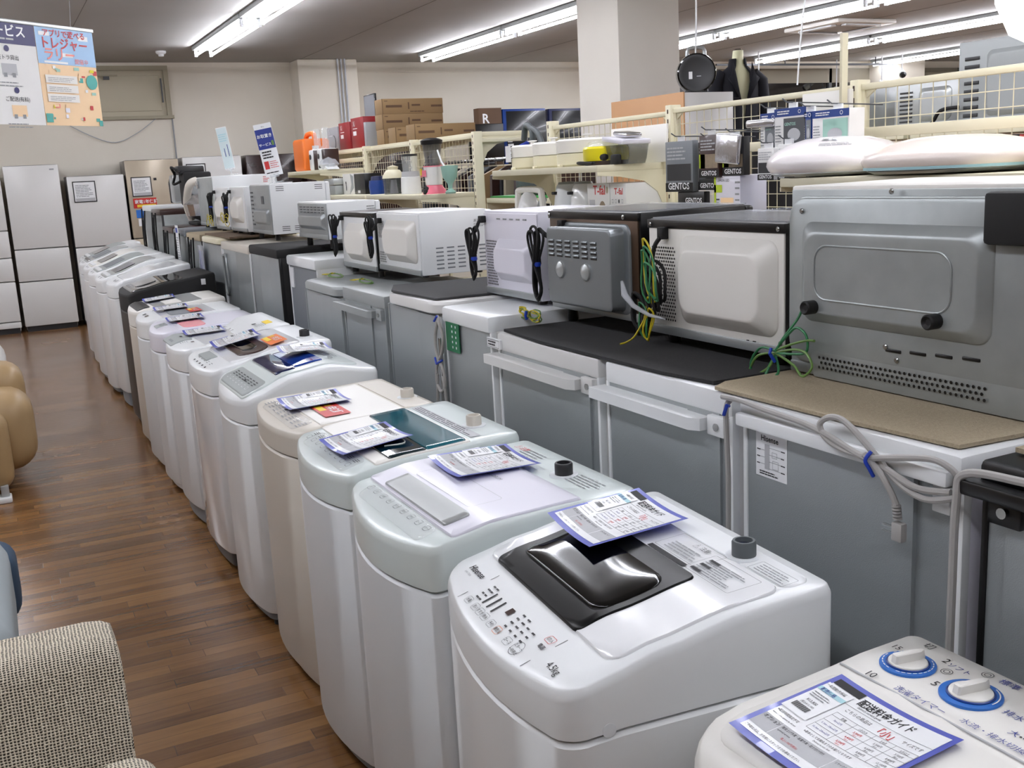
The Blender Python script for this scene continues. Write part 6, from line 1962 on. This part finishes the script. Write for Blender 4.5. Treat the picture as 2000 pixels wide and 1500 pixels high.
# ------------------------------------------------------------ television boxes by the back wall
t = thing('slotted_rack', 'cream slotted wall rack with a plank shelf for the television boxes', 'rack', (6.0, 13.3, 0))
for x in (0, 1.3, 2.6):
    MB().box(x - .02, x + .02, .75, .8, 0, 2.5, 'cream', .003).build('upright', t)
MB().box(-.1, 2.7, .1, .78, 1.66, 1.70, 'cream', .005).build('shelf', t)
MB().box(-.1, 2.7, .15, .76, 0, .1, 'cream', .005).build('base', t)
for x in (0, 1.3, 2.6):
    MB().prism([(.75, 1.66), (.15, 1.66), (.75, 1.4)], 'x', x - .005, x + .005, 'cream').build('bracket', t)
def tvbox(label, x, w, h_, body, screen=None, zz=1.70, y=13.45, name='television_box'):
    t = thing(name, label, 'box', (x, y, zz))
    MB().box(0, w, 0, .16, 0, h_, body, .003).build('carton', t)
    m = MB(); fn = lambda u, v: (u, -.001, v)
    if screen:
        MB().box(.07 * w, w, -.006, 0, 0, h_ * .96, screen, .004).build('screen_picture', t)
        lines_block(m, shift(lambda u, v: (u, -.008, v), .08 * w, .1 * h_), .14 * w, .5 * h_, 7, 'paper', .6, 4)
    else:
        m.text('R', .18, shift(fn, .15 * w, .74 * h_), 'paper', bold=True); lines_block(m, shift(fn, .12 * w, .5 * h_), .7 * w, .18 * h_, 4, 'paper', .4, 4)
    m.build('print', t)
tvbox('brown box with white lettering beside the television boxes', 6.30, .36, .78, 'cardboard_dark')
tvbox('black glossy television box with a blue corner', 6.68, .68, .76, 'navyblue', 'tv_dark')
tvbox('navy television box with a pale sticker, right of the glossy black one', 7.42, .70, .75, 'navy_box', 'tv_dark')
t = thing('monitor', 'black monitor on the rack in front of the brown box', 'monitor', (6.18, 13.42, 1.70))
MB().box(-.12, .42, -.13, -.09, .04, .56, 'black', .01).build('screen', t); MB().box(.05, .25, -.15, -.02, 0, .04, 'black', .005).build('stand', t)

# ------------------------------------------------------------ big refrigerators along the back wall
def big_fridge(label, x0, x1, h_, body, seams, y=13.7, side='fridge_side', card=None, handle=False, extra=None, name='refrigerator', cat='refrigerator', sub='door'):
    t = thing(name, label, cat, ((x0 + x1) / 2, y, 0))
    W = x1 - x0
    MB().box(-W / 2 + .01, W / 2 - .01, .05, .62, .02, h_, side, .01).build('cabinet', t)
    zs_ = [.06] + seams + [h_]
    for a, b_ in zip(zs_, zs_[1:]):
        d = MB().box(-W / 2, W / 2, 0, .055, a + .006, b_ - .006, body, .008).build(sub, t)
        if handle:
            MB().box(-.02, .12, -.02, -.008, b_ - .06, b_ - .05, 'grey_dark', .003).build('handle', d)
    MB().box(-W / 2 + .02, W / 2 - .02, .03, .1, 0, .07, 'charcoal').build('kick_plate', t)
    if card:
        cx, cz, cw, ch, red = card
        m = MB().box(cx, cx + cw, -.006, -.001, cz, cz + ch, 'paper')
        fn = lambda u, v: (cx + u, -.008, cz + v)
        frame_rect(m, fn, 0, cw, 0, ch, .012, 'charcoal'); lines_block(m, shift(fn, .03, .06), cw - .06, ch - .1, 8, 'ink_grey', .4, 3); fq(m, fn, .02, cw - .02, .015, .05, 'ink_lgrey')
        m.build('price_card', t)
        if red:
            m = MB().box(cx, cx + cw * 1.15, -.006, -.001, cz - .14, cz - .02, 'red')
            fn = lambda u, v: (cx + u, -.008, cz - .14 + v)
            fq(m, fn, .04, cw * 1.1, .01, .045, 'lamp_yellow'); m.text('家電1年保証', .05, shift(fn, .015, .06), 'paper', bold=True)
            m.build('warranty_sticker', t)
    return t
big_fridge('cream chest of drawers cut by the left edge', -.55, .205, 1.9, 'fridge_white', [.14, .62, .90, 1.22], side='fridge_white', handle=True, y=13.68, name='drawer_chest', cat='cabinet', sub='drawer')
b3 = big_fridge('tall white three-door refrigerator next to the drawer chest', .245, .845, 1.965, 'fridge_white', [.60, .985])
MB().box(.20, .25, -.004, 0, 1.90, 1.915, 'ink_grey').build('emblem', b3)
big_fridge('silver-white two-door refrigerator with a framed price card on its upper door', .92, 1.57, 1.815, 'fridge_white', [.96], card=(-.27, 1.50, .26, .25, False))
bb = big_fridge('beige refrigerator with a price card, red sticker and blue stickers', 1.60, 2.235, 1.975, 'fridge_beige', [1.02], side='fridge_brown', card=(-.27, 1.53, .24, .24, True))
MB().box(-.25, -.11, -.005, 0, 1.27, 1.37, 'blue').build('blue_sticker', bb)
MB().box(-.09, -.0, -.005, 0, 1.28, 1.37, 'navyblue').build('blue_sticker', bb)
MB().box(-.235, -.10, -.005, 0, 1.17, 1.26, 'paper').build('white_sticker', bb)
MB().box(-.0, .035, -.005, 0, 1.72, 1.75, 'ink').build('dark_tag', bb)
big_fridge('white refrigerator with a price card and red sticker, right of the beige one', 2.29, 3.02, 1.985, 'fridge_white', [1.02], side='fridge_side', card=(-.33, 1.66, .24, .24, True))
big_fridge('dark brown glossy refrigerator, left one of the two brown ones', 3.08, 3.78, 1.98, 'fridge_brown', [.75, 1.05], side='fridge_brown', card=(-.06, 1.30, .3, .33, True))
big_fridge('dark brown glossy refrigerator, right one of the two brown ones', 3.82, 4.62, 1.985, 'fridge_brown', [.75, 1.05], side='fridge_brown', y=13.36)
big_fridge('dark brown cabinet-like refrigerator behind the orange case', 4.66, 5.4, 1.98, 'fridge_brown', [1.0], side='fridge_brown', y=13.5 - .45)

# ------------------------------------------------------------ hanging posters at the upper left
px0, py0, px1, py1 = -.55, 6.95, .83, 8.05
L_ = math.hypot(px1 - px0, py1 - py0)
ang = math.atan2(py1 - py0, px1 - px0)
ZT, ZB = 2.715, 2.07
Hh = ZT - ZB
t = thing('hanging_poster', 'white service poster with a navy サービス header hanging at the left edge', 'poster', (px0, py0, ZB), ang)
wl = L_ * .72
m = MB().box(0, wl, 0, .006, 0, Hh, 'paper_matt'); m.build('sheet', t)
m = MB()
fn = lambda u, v: (u, -.0015, v); f2 = lambda u, v: (u, -.0025, v)
fq(m, fn, 0, wl, Hh * .78, Hh * .985, 'navy')
m.text('サービス', .082, shift(f2, wl - .40, Hh * .86), 'paper', bold=True)
lines_block(m, shift(f2, wl - .48, Hh * .81), .4, .022, 1, 'ink_lgrey', .5, 3)
for (cx, cv, s, ic) in ((wl - .235, .70, '軽トラ貸出', 'ink_lgrey'), (wl - .20, .30, 'ご配送(有料)', 'peach'), (wl - .66, .70, '家電引取', 'ink_lgrey'), (wl - .60, .30, 'お取置き', 'sky')):
    m.quad([f2(cx + .02 * math.cos(k * PI / 6), Hh * (cv + .035) + .02 * math.sin(k * PI / 6)) for k in range(12)], 'navy')
    m.text(s, .034, shift(f2, cx, Hh * (cv - .07)), 'ink', 'c')
    fq(m, fn, cx - .055, cx + .06, Hh * (cv - .22), Hh * (cv - .11), ic)
    fq(m, f2, cx - .045, cx - .02, Hh * (cv - .24), Hh * (cv - .20), 'ink_grey'); fq(m, f2, cx + .02, cx + .045, Hh * (cv - .24), Hh * (cv - .20), 'ink_grey')
    lines_block(m, shift(f2, cx - .1, Hh * (cv - .34)), .2, .04, 2, 'ink_grey', .3, 4)
m.build('print', t)
t = thing('hanging_poster', 'colourful treasure poster with pink lettering over a blue sky and peach town', 'poster', (px0 + wl * math.cos(ang), py0 + wl * math.sin(ang), ZB), ang)
wr = L_ - wl
MB().box(.002, wr, -.001, .005, 0, Hh, 'peach').build('sheet', t)
m = MB()
fn = lambda u, v: (u, -.003, v); f2 = lambda u, v: (u, -.0045, v); f3 = lambda u, v: (u, -.006, v)
fq(m, fn, .002, wr, Hh * .62, Hh, 'sky')
for (u, v, w_, h_) in ((.03, .9, .09, .04), (.36, .88, .09, .05), (.2, .7, .1, .04), (.05, .63, .2, .02)):
    fq(m, f2, u * wr / .5, (u + w_) * wr / .5, v * Hh, (v + h_) * Hh, 'paper')
m.text('アプリで遊べる', wr * .105, shift(f3, .12 * wr, Hh * .90), 'ink_red', bold=True)
m.text('トレジャー', wr * .165, shift(f3, .06 * wr, Hh * .785), 'ink_red', bold=True)
m.text('ラリー', wr * .18, shift(f3, .1 * wr, Hh * .67), 'salmon', bold=True); m.text('開催中', wr * .08, shift(f3, .62 * wr, Hh * .64), 'salmon')
rnd = random.Random(12)
for k in range(60):
    u, v = rnd.uniform(.02, .94), rnd.uniform(.03, .58)
    w_, h_ = rnd.uniform(.02, .09), rnd.uniform(.015, .05)
    z_off = rnd.uniform(.004, .0055)
    if u < .62 and .22 < v < .52: continue
    ff = lambda a, b_, z_off=z_off: (a, -z_off, b_)
    fq(m, ff, u * wr, min(u + w_, .99) * wr, v * Hh, (v + h_) * Hh, rnd.choice(['teal', 'salmon', 'paper', 'ink_red', 'lilac', 'aqua', 'yellow', 'beige', 'peach']))
for k in range(3):
    fq(m, f3, .08 * wr, .62 * wr, (.24 + k * .095) * Hh, (.32 + k * .095) * Hh, 'warm_white'); lines_block(m, lambda a, b_, k=k: (a + .12 * wr, -.007, b_ + (.25 + k * .095) * Hh), .45 * wr, .05 * Hh, 3, 'ink_grey', .3, k)
m.quad([f3(wr * .88 + .05 * math.cos(k * PI / 6), Hh * .46 + .05 * math.sin(k * PI / 6)) for k in range(12)], 'teal')
fq(m, f3, .01 * wr, .12 * wr, .03 * Hh, .12 * Hh, 'teal'); fq(m, f3, .93 * wr, .99 * wr, .0, .06 * Hh, 'teal')
m.build('print', t)
t = thing('poster_rail', 'thin pale hanging rail holding both posters', 'rail', (px0, py0, ZT), ang)
MB().box(-.02, L_ + .01, -.008, .012, -.012, .012, 'silver', .003).build('bar', t)
for u in (.1, L_ - .18):
    MB().tube([(u, 0, .01), (u + .07, .02, ZC - ZT)], .0015, 'ink_grey', 5).build('string', t)

# ------------------------------------------------------------ seats along the left edge
def cushion_box(m, x0, x1, y0, y1, z0, z1, r, mt):
    m.box(x0, x1, y0, y1, z0, z1, mt, r, 5)
t = thing('woven_armchair', 'cream woven-cloth armchair at the lower left corner', 'armchair', (-.35, 1.95, 0))
m = MB()
out = rr(0, .19, 0, .58, .05, 6)
rings = []
for x in (-.55, -.5, -.2, .1, .32, .42, .455, .475, .48):
    s = {.455: .985, .475: .95, .48: .86}.get(x, 1.0)
    rings.append([(x, .20 + (p[0] - .095) * s + .095 + (p[1] * s) * .14, .10 + (p[1] - .3) * s + .3) for p in out])
m.loft(rings, 'woven_cloth'); m.build('backrest', t, sharp=70)
m = MB(); rings = []
out = rr(0, .14, 0, .42, .06, 6)
for y, s in ((-.55, .9), (-.53, 1), (-.2, 1), (.05, 1), (.08, .98), (.095, .93), (.1, .85)):
    rings.append([(.44 + (p[0] - .07) * s, y, .10 + (p[1] - .21) * s + .21) for p in out])
m.loft(rings, 'woven_cloth'); m.build('armrest', t, sharp=70)
MB().box(-.5, .38, -.55, .2, .14, .38, 'woven_cloth', .05, 4).build('seat', t)
for sx in (-.45, .4):
    for sy in (-.48, .3):
        MB().cyl((sx, sy, 0), (sx, sy, .15), .02, 'brown_dark', 10).build('leg', t)
t = thing('blue_sofa', 'faded blue cloth sofa end with darker folds at the left edge', 'sofa', (-.62, 3.45, 0))
m = MB(); cushion_box(m, -.3, .53, -.42, .56, .12, .46, .10, 'denim'); m.build('seat_cushion', t)
m = MB(); cushion_box(m, .40, .55, .40, .66, .14, .40, .07, 'denim_dark'); m.build('side_fold', t)['label'] = 'dark blue fold'
MB().box(-.3, .4, -.35, .4, .0, .14, 'charcoal', .02).build('base', t)
t = thing('tan_armchair', 'tan leather armchair with a puffed side and small white foot', 'armchair', (-.55, 6.35, 0))
m = MB(); cushion_box(m, -.2, .50, -.30, -.02, .05, .48, .09, 'tan'); m.build('armrest', t)
m = MB(); cushion_box(m, .0, .64, -.12, .35, .10, .55, .14, 'tan'); m.build('side_cushion', t)
m = MB(); cushion_box(m, .2, .62, .2, .62, .10, .66, .12, 'tan'); m.build('backrest', t)
m = MB().box(.33, .47, -.33, -.22, 0, .03, 'white', .008).box(.42, .46, -.30, -.25, .03, .09, 'silver', .004); m.build('foot', t)
m = MB().box(.2, .3, .3, .4, 0, .12, 'charcoal'); m.build('leg', t)
t = thing('white_sofa', 'white padded sofa end behind the tan armchair', 'sofa', (-.50, 7.9, 0))
for k in range(3):
    m = MB(); cushion_box(m, -.2, .49, -.75 + k * .5, -.25 + k * .5, .1, .60 + (.02 if k == 1 else 0), .14, 'sofa_white'); m.build('cushion', t)
MB().box(-.2, .4, -.65, .65, 0, .12, 'charcoal').build('base', t)

# ------------------------------------------------------------ repeats share a group
GROUPS = {'washing_machine': 'washing machines lined up along the aisle', 'round_lampshade': 'lampshades on the cream shelf', 'food_steamer': 'food steamers on the upper shelf',
          'electric_kettle': 'kettles on the low shelf', 'microwave_oven': 'microwave ovens on the small refrigerators', 'electric_oven': 'ovens seen from behind', 'juicer': 'juicers on the upper shelf',
          'blender': 'blenders on the shelf', 'television_box': 'television boxes by the back wall', 'gift_box': 'small boxes on the dark stand', 'hanging_poster': 'posters hanging at the left',
          'track_spotlight': 'track spotlights at the night windows', 'gondola_shelf': 'cream gondola shelves', 'earth_wire': 'loose earth wires'}
for o in list(COL.objects):
    if o.parent is None and 'group' not in o and o.get('category'):
        k = o.name.split('.')[0]
        if k in GROUPS:
            o['group'] = GROUPS[k]
        elif k == 'refrigerator':
            o['group'] = 'small refrigerators seen from behind' if o.location.y < 12 else 'tall refrigerators along the back wall'
